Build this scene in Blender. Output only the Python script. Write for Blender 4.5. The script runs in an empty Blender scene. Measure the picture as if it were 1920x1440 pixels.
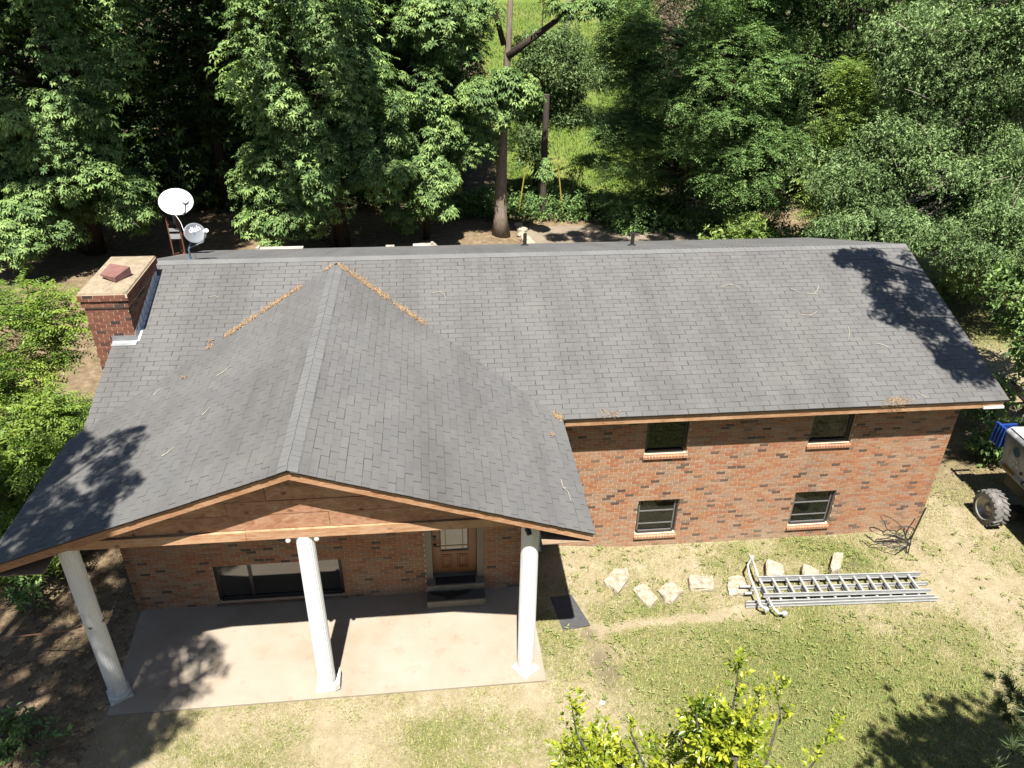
import bpy, bmesh, math, random
import numpy as np
from mathutils import Vector, Matrix

SC = bpy.context.scene
COL = SC.collection
# ------------------------------------------------------------------ camera, sky, sun, exposure
CAM_POS = (0.0, 0.0, 11.686); PITCH, YAW, ROLL, FPX = 0.5336, 0.1113, 0.0178, 1462.75
_f = Vector((math.sin(YAW)*math.cos(PITCH), math.cos(YAW)*math.cos(PITCH), -math.sin(PITCH)))
_r = Vector((math.cos(YAW), -math.sin(YAW), 0)); _u = _r.cross(_f)
_R = math.cos(ROLL)*_r + math.sin(ROLL)*_u; _U = -math.sin(ROLL)*_r + math.cos(ROLL)*_u
cd = bpy.data.cameras.new('camera'); cam = bpy.data.objects.new('camera', cd); COL.objects.link(cam)
cam.matrix_world = Matrix(((_R.x, _U.x, -_f.x, 0), (_R.y, _U.y, -_f.y, 0), (_R.z, _U.z, -_f.z, CAM_POS[2]), (0, 0, 0, 1)))
cd.sensor_width = 36.0; cd.lens = 36.0*FPX/1920.0; cd.clip_start = 0.1; cd.clip_end = 1000.0
SC.camera = cam

SUN_DIR = Vector((-0.044, -0.4546, 1.0)).normalized()      # towards the sun
sun_el = math.asin(SUN_DIR.z); sun_az = math.atan2(SUN_DIR.x, SUN_DIR.y)
W = bpy.data.worlds.new('World'); SC.world = W; W.use_nodes = True
wn = W.node_tree.nodes; sky = wn.new('ShaderNodeTexSky'); sky.sky_type = 'NISHITA'; sky.sun_disc = False
sky.sun_elevation = sun_el; sky.sun_rotation = sun_az; sky.air_density = 1.0; sky.dust_density = 0.6; sky.ozone_density = 1.0
wn['Background'].inputs[1].default_value = 0.05
W.node_tree.links.new(sky.outputs[0], wn['Background'].inputs[0])
sl = bpy.data.lights.new('sun', 'SUN'); sl.energy = 5.0; sl.angle = math.radians(0.53); sl.color = (1.0, 0.955, 0.87)
so = bpy.data.objects.new('sun', sl); COL.objects.link(so); so.rotation_euler = SUN_DIR.to_track_quat('Z', 'Y').to_euler(); so.location = (0, 0, 40)
SC.view_settings.view_transform = 'Standard'; SC.view_settings.look = 'None'; SC.view_settings.gamma = 1.0
SC.view_settings.use_curve_mapping = False; SC.view_settings.exposure = 1.6
SC.cycles.max_bounces = 8; SC.cycles.diffuse_bounces = 2; SC.cycles.transparent_max_bounces = 8
SC.cycles.sample_clamp_indirect = 6.0

rng = random.Random(7); NR = np.random.default_rng(11)

def px_of(p):                                              # size of a metre seen at p (used only to choose which pieces become parts)
    d = Vector(p) - Vector(CAM_POS); z = d.dot(_f)
    if z < 0.5: return None
    return (960 + FPX*d.dot(_R)/z, 720 - FPX*d.dot(_U)/z, FPX/z)

# ------------------------------------------------------------------ helpers
def tag(o, label=None, cat=None, group=None, kind=None):
    if label: o['label'] = label
    if cat: o['category'] = cat
    if group: o['group'] = group
    if kind: o['kind'] = kind
    return o

def empty(name, loc=(0, 0, 0), label=None, cat=None, group=None, rz=0.0):
    o = bpy.data.objects.new(name, None); COL.objects.link(o); o.location = loc; o.rotation_euler = (0, 0, rz)
    o.empty_display_size = 0.2
    return tag(o, label, cat, group)

def link(name, me, mat, parent=None):
    o = bpy.data.objects.new(name, me); COL.objects.link(o)
    if mat is not None and len(me.materials) == 0: me.materials.append(mat)
    if parent is not None:
        o.parent = parent
    return o

class MB:
    def __init__(s): s.v = []; s.f = []; s.t = []
    def add(s, vs, fs, tint=0.5):
        n = len(s.v); s.v += [tuple(p) for p in vs]; s.f += [tuple(i+n for i in f) for f in fs]; s.t += [tint]*len(fs)
    def hexa(s, b, t, tint=0.5):                           # 4 bottom points ccw from above, 4 top points
        s.add(list(b)+list(t), [(3, 2, 1, 0), (4, 5, 6, 7), (0, 1, 5, 4), (1, 2, 6, 5), (2, 3, 7, 6), (3, 0, 4, 7)], tint)
    def box(s, x0, x1, y0, y1, z0, z1, tint=0.5):
        s.hexa([(x0, y0, z0), (x1, y0, z0), (x1, y1, z0), (x0, y1, z0)], [(x0, y0, z1), (x1, y0, z1), (x1, y1, z1), (x0, y1, z1)], tint)
    def prism(s, poly, d, tint=0.5):                       # polygon (list of 3D points) extruded by vector d
        n = len(poly); d = Vector(d); top = [Vector(p)+d for p in poly]
        nrm = Vector((0, 0, 0))
        for i in range(n):
            a = Vector(poly[i]); b = Vector(poly[(i+1) % n]); nrm += a.cross(b)
        fs = [tuple(range(n))[::-1], tuple(range(n, 2*n))] + [(i, (i+1) % n, n+(i+1) % n, n+i) for i in range(n)]
        if nrm.dot(d) < 0: fs = [f[::-1] for f in fs]
        s.add(list(poly)+top, fs, tint)
    def tube(s, pts, r, n=8, cap=True, tint=0.5):
        pts = [Vector(p) for p in pts]; m = len(pts)
        rs = r if isinstance(r, (list, tuple)) else [r]*m
        vs = []; prev = None
        for i, p in enumerate(pts):
            t = (pts[min(i+1, m-1)]-pts[max(i-1, 0)]).normalized()
            if prev is None: a = t.orthogonal().normalized()
            else:
                a = prev - t*prev.dot(t)
                a = a.normalized() if a.length > 1e-6 else t.orthogonal().normalized()
            prev = a; b = t.cross(a)
            for k in range(n):
                q = 2*math.pi*k/n; vs.append(p+(a*math.cos(q)+b*math.sin(q))*rs[i])
        fs = [(i*n+k, i*n+(k+1) % n, (i+1)*n+(k+1) % n, (i+1)*n+k) for i in range(m-1) for k in range(n)]
        if cap: fs += [tuple(range(n))[::-1], tuple((m-1)*n+k for k in range(n))]
        s.add(vs, fs, tint)
    def lathe(s, prof, c=(0, 0, 0), n=24, tint=0.5, flute=0.0, nfl=20):
        vs = []
        for (r, z) in prof:
            for k in range(n):
                q = 2*math.pi*k/n; rr = r*(1-flute*(0.5+0.5*math.cos(nfl*q))**0.7) if flute else r
                vs.append((c[0]+rr*math.cos(q), c[1]+rr*math.sin(q), c[2]+z))
        m = len(prof)
        fs = [(i*n+k, i*n+(k+1) % n, (i+1)*n+(k+1) % n, (i+1)*n+k) for i in range(m-1) for k in range(n)]
        fs += [tuple(range(n))[::-1], tuple((m-1)*n+k for k in range(n))]
        s.add(vs, fs, tint)
    def mesh(s, name, mat=None, smooth=False, tints=False):
        me = bpy.data.meshes.new(name); me.from_pydata([tuple(p) for p in s.v], [], s.f)
        if tints:
            a = me.attributes.new('tint', 'FLOAT', 'FACE'); a.data.foreach_set('value', np.array(s.t, dtype=np.float32))
        if smooth: me.polygons.foreach_set('use_smooth', [True]*len(me.polygons))
        if mat: me.materials.append(mat)
        me.update(); return me
    def build(s, name, mat, parent=None, smooth=False, tints=False, bevel=0.0):
        o = link(name, s.mesh(name, mat, smooth, tints), mat, parent)
        if bevel:
            b = o.modifiers.new('bevel', 'BEVEL'); b.width = bevel; b.segments = 2; b.limit_method = 'ANGLE'
        return o

def np_mesh(name, verts, faces, tint=None, mat=None, smooth=False):
    verts = np.asarray(verts, dtype=np.float32); faces = np.asarray(faces, dtype=np.int32); k = faces.shape[1]
    me = bpy.data.meshes.new(name); me.vertices.add(len(verts)); me.vertices.foreach_set('co', verts.ravel())
    me.loops.add(faces.size); me.loops.foreach_set('vertex_index', faces.ravel())
    me.polygons.add(len(faces)); me.polygons.foreach_set('loop_start', np.arange(0, faces.size, k, dtype=np.int32))
    me.polygons.foreach_set('loop_total', np.full(len(faces), k, dtype=np.int32))
    if tint is not None:
        a = me.attributes.new('tint', 'FLOAT', 'FACE'); a.data.foreach_set('value', np.asarray(tint, dtype=np.float32))
    if smooth: me.polygons.foreach_set('use_smooth', np.ones(len(faces), dtype=bool))
    if mat: me.materials.append(mat)
    me.update(calc_edges=True); me.validate(); return me

_lat = {}
def vnoise(x, y, scale, seed=0):
    if seed not in _lat: _lat[seed] = np.random.default_rng(1000+seed).random((256, 256))
    t = _lat[seed]; x = np.asarray(x)/scale+1000.3; y = np.asarray(y)/scale+1000.7
    xi = np.floor(x).astype(int); yi = np.floor(y).astype(int); fx = x-xi; fy = y-yi
    fx = fx*fx*(3-2*fx); fy = fy*fy*(3-2*fy)
    g = lambda a, b: t[a % 256, b % 256]
    return (g(xi, yi)*(1-fx)+g(xi+1, yi)*fx)*(1-fy)+(g(xi, yi+1)*(1-fx)+g(xi+1, yi+1)*fx)*fy
def fnoise(x, y, scale, seed=0):
    return 0.53*vnoise(x, y, scale, seed)+0.29*vnoise(x, y, scale*0.47, seed+1)+0.18*vnoise(x, y, scale*0.21, seed+2)
def sstep(a, b, x):
    t = np.clip((np.asarray(x, dtype=float)-a)/(b-a), 0, 1); return t*t*(3-2*t)

# ------------------------------------------------------------------ materials
REFL = {'white_paint': 0.9, 'weathered_white_base': 0.8, 'dish_white': 0.8, 'logo_white': 1.2, 'white_scrap': 0.9, 'grass_blade': 1.22, 'ground_cover': 0.90, 'chimney_crown': 0.82, 'brick': 0.74, 'window_pane': 1.0, 'black_metal': 1.0, 'aluminium': 0.76,
        'pale_aluminium': 0.8, 'pine_straw': 0.95, 'bare_twig': 1.0, 'cedar_fascia': 0.85, 'cedar_beam': 0.8, 'cedar_panel': 0.86, 'limestone': 1.0, 'pale_decal': 0.9, 'machine_panel': 0.8, 'rim_grey': 0.9}
class NT:
    def __init__(s, name):
        s.m = bpy.data.materials.new(name); s.m.use_nodes = True; s.n = s.m.node_tree.nodes; s.l = s.m.node_tree.links
        s.b = s.n['Principled BSDF']; s.out = s.n['Material Output']
    def node(s, t, **kw):
        n = s.n.new(t)
        for k, v in kw.items(): setattr(n, k, v)
        return n
    def put(s, sock, v):
        if isinstance(v, bpy.types.NodeSocket): s.l.new(v, sock)
        elif v is not None:
            if isinstance(v, (tuple, list)) and len(v) == 3 and sock.type == 'RGBA': v = (*v, 1)
            sock.default_value = v
    def coords(s, kind='Position', scale=None):
        g = s.node('ShaderNodeNewGeometry').outputs['Position'] if kind == 'Position' else s.node('ShaderNodeTexCoord').outputs[kind]
        if scale:
            m = s.node('ShaderNodeMapping'); s.l.new(g, m.inputs[0]); m.inputs['Scale'].default_value = scale; g = m.outputs[0]
        return g
    def noise(s, scale, detail=4, vec=None, rough=0.55, dist=0.0):
        n = s.node('ShaderNodeTexNoise'); n.inputs['Scale'].default_value = scale; n.inputs['Detail'].default_value = detail
        n.inputs['Roughness'].default_value = rough; n.inputs['Distortion'].default_value = dist
        s.l.new(vec if vec is not None else s.coords(), n.inputs['Vector']); return n.outputs['Fac']
    def ramp(s, fac, stops, interp='LINEAR'):
        r = s.node('ShaderNodeValToRGB'); cr = r.color_ramp; cr.interpolation = interp
        while len(cr.elements) < len(stops): cr.elements.new(0.5)
        for e, (p, c) in zip(cr.elements, stops): e.position = p; e.color = (*c, 1) if len(c) == 3 else c
        s.l.new(fac, r.inputs[0]); return r.outputs[0]
    def val(s, fac, a, b, lo=0.0, hi=1.0):
        m = s.node('ShaderNodeMapRange'); s.l.new(fac, m.inputs[0])
        for i, v in zip((1, 2, 3, 4), (a, b, lo, hi)): m.inputs[i].default_value = v
        return m.outputs[0]
    def math(s, op, a, b=None):
        m = s.node('ShaderNodeMath', operation=op); s.put(m.inputs[0], a)
        if b is not None: s.put(m.inputs[1], b)
        return m.outputs[0]
    def mix(s, fac, a, b, mode='MIX'):
        m = s.node('ShaderNodeMix', data_type='RGBA', blend_type=mode)
        s.put(m.inputs[0], fac); s.put(m.inputs[6], a); s.put(m.inputs[7], b); return m.outputs[2]
    def attr(s, name='tint', out='Fac'):
        a = s.node('ShaderNodeAttribute', attribute_name=name); return a.outputs[out]
    def bump(s, h, strength=0.3, dist=0.01):
        b = s.node('ShaderNodeBump'); b.inputs['Strength'].default_value = strength; b.inputs['Distance'].default_value = dist
        s.l.new(h, b.inputs['Height']); s.l.new(b.outputs[0], s.b.inputs['Normal'])
    def albedo(s, color, k):                               # overall reflectance of the finish
        k *= 0.82
        if isinstance(color, bpy.types.NodeSocket): return s.mix(1.0, color, (k, k, k), 'MULTIPLY')
        return tuple(v*k for v in color)
    def done(s, color=None, rough=0.7, metal=0.0, spec=None):
        if color is not None: s.put(s.b.inputs['Base Color'], s.albedo(color, REFL.get(s.m.name, 0.70)))
        s.put(s.b.inputs['Roughness'], rough); s.b.inputs['Metallic'].default_value = metal
        if spec is not None: s.b.inputs['Specular IOR Level'].default_value = spec
        return s.m

def simple(name, c, rough=0.6, metal=0.0, var=0.15, scale=8.0, spec=None, bump=0.0):
    t = NT(name); n = t.noise(scale, 5)
    lo = tuple(x*(1-var) for x in c); hi = tuple(min(1, x*(1+var)) for x in c)
    if bump: t.bump(t.noise(scale*6, 4), bump, 0.01)
    return t.done(t.ramp(n, [(0.3, lo), (0.7, hi)]), rough, metal, spec)

M = {}
# brick: every brick carries a tint that picks its kind; small grain on top
t = NT('brick')
c = t.ramp(t.attr(), [(0.0, (0.095, 0.066, 0.055)), (0.08, (0.15, 0.098, 0.075)), (0.14, (0.29, 0.18, 0.115)), (0.30, (0.42, 0.28, 0.19)), (0.48, (0.46, 0.275, 0.165)),
                      (0.64, (0.48, 0.23, 0.115)), (0.82, (0.42, 0.165, 0.085)), (1.0, (0.50, 0.33, 0.22))])
g = t.noise(70, 4); c = t.mix(t.val(g, 0.35, 0.7, 0.0, 0.35), c, (0.19, 0.13, 0.10))
st = t.noise(0.9, 4); c = t.mix(t.val(st, 0.5, 0.75, 0.0, 0.22), c, (0.46, 0.34, 0.22))
gp = t.node('ShaderNodeSeparateXYZ'); t.l.new(t.coords(), gp.inputs[0])
lowm = t.math('MULTIPLY', t.val(gp.outputs[2], -0.2, 0.55, 1.0, 0.0), t.val(t.noise(1.7, 5, None, 0.65), 0.38, 0.66)); c = t.mix(t.math('MULTIPLY', lowm, 0.5), c, (0.52, 0.40, 0.27))
c = t.mix(t.val(t.noise(1.1, 5, t.coords(scale=(1.6, 1.6, 0.35)), 0.65), 0.56, 0.74, 0, 0.35), c, (0.17, 0.12, 0.09))
t.bump(t.noise(120, 4), 0.35, 0.004); M['brick'] = t.done(c, 0.88, spec=0.25)
t = NT('chimney_brick')
c = t.ramp(t.attr(), [(0.0, (0.060, 0.044, 0.042)), (0.12, (0.09, 0.06, 0.052)), (0.3, (0.20, 0.085, 0.055)), (0.6, (0.27, 0.105, 0.065)), (1.0, (0.31, 0.14, 0.085))])
c = t.mix(t.val(t.noise(60, 4), 0.4, 0.75, 0.0, 0.4), c, (0.09, 0.06, 0.05)); c = t.mix(t.val(t.noise(5, 4), 0.55, 0.8, 0, 0.35), c, (0.07, 0.055, 0.05))
t.bump(t.noise(120, 4), 0.35, 0.004); M['chimney_brick'] = t.done(c, 0.9, spec=0.2)
t = NT('mortar'); n = t.noise(9, 5)
M['mortar'] = t.done(t.ramp(n, [(0.3, (0.66, 0.52, 0.38)), (0.7, (0.84, 0.68, 0.52))]), 0.95, spec=0.1)
# shingle granules, per-tab tint, long soft stains down the slope
t = NT('shingle')
c = t.ramp(t.attr(), [(0.0, (0.143, 0.143, 0.143)), (0.5, (0.156, 0.1555, 0.1545)), (1.0, (0.168, 0.167, 0.165))])
c = t.mix(t.val(t.noise(1.0, 4, t.coords(scale=(1.4, 0.16, 0.16)), 0.6), 0.44, 0.66, 0.0, 0.55), c, (0.108, 0.103, 0.100)); c = t.mix(t.val(t.noise(0.8, 5, t.coords(scale=(2.6, 0.22, 0.22)), 0.65), 0.56, 0.70, 0.0, 0.35), c, (0.090, 0.086, 0.084))
c = t.mix(t.val(t.noise(0.55, 4), 0.48, 0.70, 0.0, 0.55), c, (0.188, 0.182, 0.174))
gr = t.noise(240, 2); c = t.mix(1.0, c, t.ramp(gr, [(0.3, (0.72, 0.72, 0.74)), (0.7, (1.28, 1.26, 1.24))]), 'MULTIPLY')
t.bump(gr, 0.15, 0.002); M['shingle'] = t.done(c, 0.93, spec=0.22)
t = NT('ridge_shingle'); gr = t.noise(200, 2)
c = t.mix(t.val(t.noise(2.5, 4), 0.35, 0.7), (0.165, 0.165, 0.166), (0.20, 0.199, 0.196))
t.bump(gr, 0.15, 0.002); M['ridge'] = t.done(c, 0.9, spec=0.25)
M['drip'] = simple('drip_edge', (0.02, 0.018, 0.017), 0.7)
# stained cedar
def wood(name, a, b, dark, vecscale, knots=True):
    t = NT(name); v = t.coords(scale=vecscale)
    n = t.noise(4.5, 6, v, 0.66, 0.9); c = t.ramp(n, [(0.28, dark), (0.45, a), (0.72, b)]); oi = t.node('ShaderNodeObjectInfo'); c = t.mix(t.val(oi.outputs['Random'], 0, 1, 0.0, 0.45), c, tuple(0.62*q for q in a)); c = t.mix(t.val(t.noise(1.1, 5, None, 0.7), 0.5, 0.75, 0, 0.5), c, tuple(min(1, 1.25*q) for q in b))
    f = t.noise(16, 4, v, 0.6); c = t.mix(t.val(f, 0.45, 0.7, 0, 0.35), c, dark)
    if knots:
        vo = t.node('ShaderNodeTexVoronoi'); vo.inputs['Scale'].default_value = 2.6; t.l.new(t.coords(scale=(1.0, 1.0, 1.4)), vo.inputs['Vector'])
        k = t.val(vo.outputs['Distance'], 0.05, 0.17, 1.0, 0.0); k = t.math('MULTIPLY', k, t.val(t.noise(1.3, 2), 0.45, 0.6))
        c = t.mix(k, c, (0.10, 0.035, 0.015))
    t.bump(f, 0.25, 0.004); return t.done(c, 0.62, spec=0.3)
M['fascia'] = wood('cedar_fascia', (0.43, 0.225, 0.115), (0.62, 0.42, 0.27), (0.22, 0.08, 0.035), (1.1, 1.1, 9.0))
M['gable'] = wood('cedar_panel', (0.42, 0.215, 0.125), (0.66, 0.44, 0.29), (0.26, 0.095, 0.048), (1.0, 1.0, 2.4))
M['beam'] = wood('cedar_beam', (0.52, 0.29, 0.16), (0.70, 0.49, 0.32), (0.33, 0.14, 0.07), (0.8, 0.8, 7.0))
t = NT('door_wood'); n = t.noise(4, 5, t.coords(scale=(14, 14, 1.2)), 0.6, 0.4)
M['door'] = t.done(t.ramp(n, [(0.3, (0.30, 0.125, 0.05)), (0.7, (0.43, 0.20, 0.09))]), 0.4)
M['door_dark'] = simple('door_moulding', (0.17, 0.045, 0.018), 0.4)
M['beige'] = simple('beige_trim', (0.26, 0.225, 0.165), 0.5, var=0.06)
M['beige_pale'] = simple('stained_white_metal', (0.52, 0.46, 0.40), 0.6, var=0.25, scale=3)
M['soffit'] = simple('soffit', (0.34, 0.24, 0.16), 0.7)
t = NT('white_paint'); n = t.noise(3, 5, t.coords(scale=(3, 3, 0.6))); c = t.ramp(n, [(0.3, (0.70, 0.73, 0.77)), (0.6, (0.82, 0.83, 0.85))]); gp = t.node('ShaderNodeSeparateXYZ'); t.l.new(t.coords(), gp.inputs[0])
gm = t.math('MULTIPLY', t.val(gp.outputs[2], 0.05, 0.7, 1.0, 0.0), t.val(t.noise(9, 5, None, 0.7), 0.42, 0.62)); c = t.mix(t.math('MULTIPLY', gm, 0.55), c, (0.36, 0.31, 0.24))
c = t.mix(t.val(t.noise(5, 5, t.coords(scale=(6, 6, 0.7)), 0.7), 0.60, 0.72, 0, 0.5), c, (0.48, 0.47, 0.45)); M['white'] = t.done(c, 0.5)
M['base_white'] = simple('weathered_white_base', (0.66, 0.66, 0.62), 0.6, var=0.18, scale=14)
M['frame'] = simple('dark_window_frame', (0.032, 0.028, 0.026), 0.38, var=0.1, spec=0.6)
M['frame_light'] = simple('sash_edge', (0.17, 0.165, 0.16), 0.35, var=0.1)
t = NT('window_pane'); t.b.inputs['IOR'].default_value = 1.5
wv = t.noise(2.2, 2); t.bump(wv, 0.05, 0.02)
M['pane'] = t.done(t.ramp(t.noise(1.8, 3), [(0.35, (0.006, 0.0075, 0.006)), (0.7, (0.016, 0.018, 0.014))]), 0.03)
t = NT('door_pane'); t.b.inputs['IOR'].default_value = 2.2
t.bump(t.noise(30, 3), 0.12, 0.01); M['door_pane'] = t.done((0.20, 0.21, 0.18), 0.12)
M['porch_pane'] = M['pane'].copy(); M['porch_pane'].name = 'porch_pane'; M['porch_pane'].node_tree.nodes['Principled BSDF'].inputs['IOR'].default_value = 2.3
M['brass'] = simple('brass_came', (0.30, 0.20, 0.07), 0.4, 0.6)
M['black'] = simple('black_metal', (0.015, 0.014, 0.015), 0.45)
M['mat'] = simple('door_mat_fibre', (0.022, 0.022, 0.024), 0.95, var=0.3, scale=60)
M['rubber'] = simple('grey_rubber', (0.075, 0.075, 0.079), 0.85, var=0.2, scale=14, bump=0.4)
M['step'] = simple('step_concrete', (0.24, 0.215, 0.17), 0.85, var=0.15, scale=10, bump=0.3)
M['step_dark'] = simple('step_tread_paint', (0.085, 0.085, 0.075), 0.75, var=0.15, scale=10)
# patio concrete: warm, blotchy
t = NT('patio_concrete'); n = t.noise(0.7, 6, None, 0.65); c = t.ramp(n, [(0.3, (0.36, 0.288, 0.208)), (0.5, (0.415, 0.352, 0.280)), (0.7, (0.45, 0.395, 0.33))])
c = t.mix(t.val(t.noise(3.5, 6, t.coords(scale=(1, 0.5, 1)), 0.7), 0.58, 0.72, 0, 0.3), c, (0.47, 0.43, 0.355))
c = t.mix(t.val(t.noise(2.1, 6, None, 0.75), 0.56, 0.74, 0, 0.55), c, (0.25, 0.18, 0.115)); c = t.mix(t.val(t.noise(14, 5, None, 0.8), 0.66, 0.74, 0, 0.5), c, (0.20, 0.15, 0.10)); t.bump(t.noise(60, 5), 0.25, 0.004)
M['patio'] = t.done(c, 0.9, spec=0.2)
t = NT('back_drive'); M['drive'] = t.done(t.ramp(t.noise(1.2, 5), [(0.3, (0.20, 0.16, 0.12)), (0.7, (0.31, 0.25, 0.18))]), 0.9)
t = NT('chimney_crown'); n = t.noise(5, 6, None, 0.7); c = t.ramp(n, [(0.3, (0.20, 0.15, 0.10)), (0.52, (0.31, 0.245, 0.165)), (0.7, (0.37, 0.30, 0.21))])
c = t.mix(t.val(t.noise(9, 5, None, 0.7, 1.0), 0.56, 0.66, 0, 0.75), c, (0.13, 0.115, 0.095)); t.bump(n, 0.4, 0.01); M['crown'] = t.done(c, 0.95)
M['rust'] = simple('rust', (0.20, 0.075, 0.038), 0.75, var=0.35, scale=12)
M['rust_cap'] = simple('rusty_cap', (0.235, 0.11, 0.09), 0.65, var=0.15, scale=9)
M['galv'] = simple('galvanised_flashing', (0.50, 0.52, 0.55), 0.42, 0.55, var=0.15, scale=6)
M['flash_grey'] = simple('lead_flashing', (0.72, 0.75, 0.78), 0.6, 0.1, var=0.15, scale=8)
M['alu'] = simple('aluminium', (0.50, 0.51, 0.51), 0.45, 0.3, var=0.12, scale=6)
M['alu_white'] = simple('pale_aluminium', (0.58, 0.58, 0.57), 0.45, 0.2, var=0.1, scale=9)
t = NT('dish_white'); c = t.mix(t.val(t.noise(6, 5, None, 0.7), 0.55, 0.75, 0, 0.35), (0.74, 0.75, 0.73), (0.50, 0.49, 0.44)); M['dish_white'] = t.done(c, 0.5)
M['dish_grey'] = simple('dish_grey', (0.22, 0.235, 0.26), 0.5, var=0.08)
M['dish_blue'] = simple('dish_mast', (0.10, 0.15, 0.22), 0.5)
M['logo_white'] = simple('logo_white', (0.80, 0.80, 0.80), 0.6, var=0.03)
M['logo_red'] = simple('logo_red', (0.55, 0.06, 0.04), 0.6, var=0.05)
t = NT('limestone'); n = t.noise(7, 6, t.coords('Object'), 0.7); c = t.ramp(n, [(0.28, (0.12, 0.095, 0.065)), (0.5, (0.34, 0.29, 0.215)), (0.7, (0.50, 0.45, 0.36))])
c = t.mix(t.val(t.noise(3, 4, t.coords('Object')), 0.5, 0.7, 0, 0.45), c, (0.20, 0.16, 0.105)); t.bump(t.noise(24, 5, t.coords('Object')), 0.7, 0.02); M['stone'] = t.done(c, 0.92)
M['iron'] = simple('dark_iron', (0.05, 0.046, 0.045), 0.55, 0.3)
M['twig'] = simple('bare_twig', (0.38, 0.33, 0.26), 0.8, var=0.25)
M['needle_litter'] = None
t = NT('pine_straw'); M['needle_litter'] = t.done(t.ramp(t.attr(), [(0, (0.13, 0.075, 0.035)), (0.5, (0.30, 0.19, 0.095)), (1, (0.42, 0.30, 0.17))]), 0.8)
t = NT('tyre'); n = t.noise(9, 5, None, 0.65); M['tyre'] = t.done(t.ramp(n, [(0.35, (0.11, 0.105, 0.10)), (0.65, (0.24, 0.23, 0.215))]), 0.9)
M['rim'] = simple('rim_grey', (0.42, 0.41, 0.37), 0.4, 0.5)
t = NT('machine_body'); n = t.noise(2.6, 5, t.coords(scale=(1, 1, 0.5)), 0.65); c = t.ramp(n, [(0.36, (0.20, 0.205, 0.22)), (0.52, (0.44, 0.45, 0.475)), (0.66, (0.74, 0.745, 0.77))])
M['machine'] = t.done(c, 0.42, 0.15)
M['machine_white'] = simple('machine_panel', (0.66, 0.66, 0.66), 0.4, 0.2)
M['yellow'] = simple('reflector_yellow', (0.40, 0.22, 0.03), 0.5)
M['blue'] = simple('blue_frame', (0.015, 0.06, 0.30), 0.45)
M['decal'] = simple('pale_decal', (0.62, 0.64, 0.66), 0.5); M['decal_blue'] = simple('blue_decal', (0.10, 0.26, 0.42), 0.5, var=0.4, scale=20)
M['paper'] = simple('white_scrap', (0.80, 0.80, 0.78), 0.7)
M['pole'] = simple('weathered_pole', (0.075, 0.058, 0.043), 0.9, var=0.3, scale=12); M['pole_pale'] = simple('pale_pole', (0.42, 0.38, 0.31), 0.9)
M['yellow_guard'] = simple('yellow_guard', (0.45, 0.36, 0.06), 0.6)
M['board'] = simple('old_board', (0.30, 0.23, 0.15), 0.9)
M['rope'] = simple('reddish_rope', (0.30, 0.15, 0.08), 0.9)

def bark(name, a, b):
    t = NT(name); v = t.coords(scale=(7, 7, 0.9)); n = t.noise(2.6, 6, v, 0.68, 0.5)
    c = t.ramp(n, [(0.3, a), (0.7, b)]); t.bump(n, 0.8, 0.03); return t.done(c, 0.95, spec=0.1)
M['bark'] = bark('bark_brown', (0.032, 0.025, 0.020), (0.115, 0.090, 0.070)); M['bark_pale'] = bark('bark_pale', (0.17, 0.135, 0.105), (0.40, 0.33, 0.26))
M['bark_grey'] = bark('bark_grey', (0.07, 0.062, 0.052), (0.22, 0.20, 0.17))

def leaf_mat(name, stops, trans=0.35, rough=0.42, spec=0.4, big=1.6):
    t = NT(name); c = t.ramp(t.attr(), stops)
    c = t.mix(t.val(t.noise(big, 3), 0.35, 0.7, 0.0, 0.35), c, tuple(min(1, x*1.35) for x in stops[-1][1]))
    c = t.albedo(c, 1.12); REFL[name] = 1.0/0.82; t.done(c, rough, spec=spec)
    tr = t.node('ShaderNodeBsdfTranslucent'); hs = t.node('ShaderNodeMix', data_type='RGBA', blend_type='MULTIPLY'); hs.inputs[0].default_value = 1.0
    t.l.new(c, hs.inputs[6]); hs.inputs[7].default_value = (1.6, 1.7, 0.7, 1); t.l.new(hs.outputs[2], tr.inputs['Color'])
    ms = t.node('ShaderNodeMixShader'); ms.inputs[0].default_value = trans
    t.l.new(t.b.outputs[0], ms.inputs[1]); t.l.new(tr.outputs[0], ms.inputs[2]); t.l.new(ms.outputs[0], t.out.inputs['Surface']); return t.m
L = {}
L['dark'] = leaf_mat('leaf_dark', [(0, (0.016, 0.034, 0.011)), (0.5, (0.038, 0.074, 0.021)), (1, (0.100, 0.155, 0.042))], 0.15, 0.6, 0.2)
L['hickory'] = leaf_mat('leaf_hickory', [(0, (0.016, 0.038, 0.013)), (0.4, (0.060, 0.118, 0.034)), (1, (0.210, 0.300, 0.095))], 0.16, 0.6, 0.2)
L['mid'] = leaf_mat('leaf_mid', [(0, (0.034, 0.066, 0.016)), (0.5, (0.070, 0.134, 0.042)), (1, (0.185, 0.280, 0.090))], 0.18, 0.55, 0.25)
L['light'] = leaf_mat('leaf_light', [(0, (0.070, 0.125, 0.030)), (0.5, (0.140, 0.215, 0.050)), (1, (0.27, 0.345, 0.100))], 0.32)
L['locust'] = leaf_mat('leaf_locust', [(0, (0.036, 0.082, 0.012)), (0.5, (0.098, 0.165, 0.024)), (1, (0.20, 0.265, 0.045))], 0.32)
L['olive'] = leaf_mat('leaf_olive', [(0, (0.030, 0.058, 0.019)), (0.5, (0.078, 0.130, 0.046)), (1, (0.200, 0.285, 0.115))], 0.16, 0.6, 0.2)
L['holly'] = leaf_mat('leaf_holly', [(0, (0.040, 0.085, 0.010)), (0.4, (0.14, 0.20, 0.018)), (1, (0.34, 0.355, 0.030))], 0.34, 0.32, 0.5, 2.5)
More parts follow.
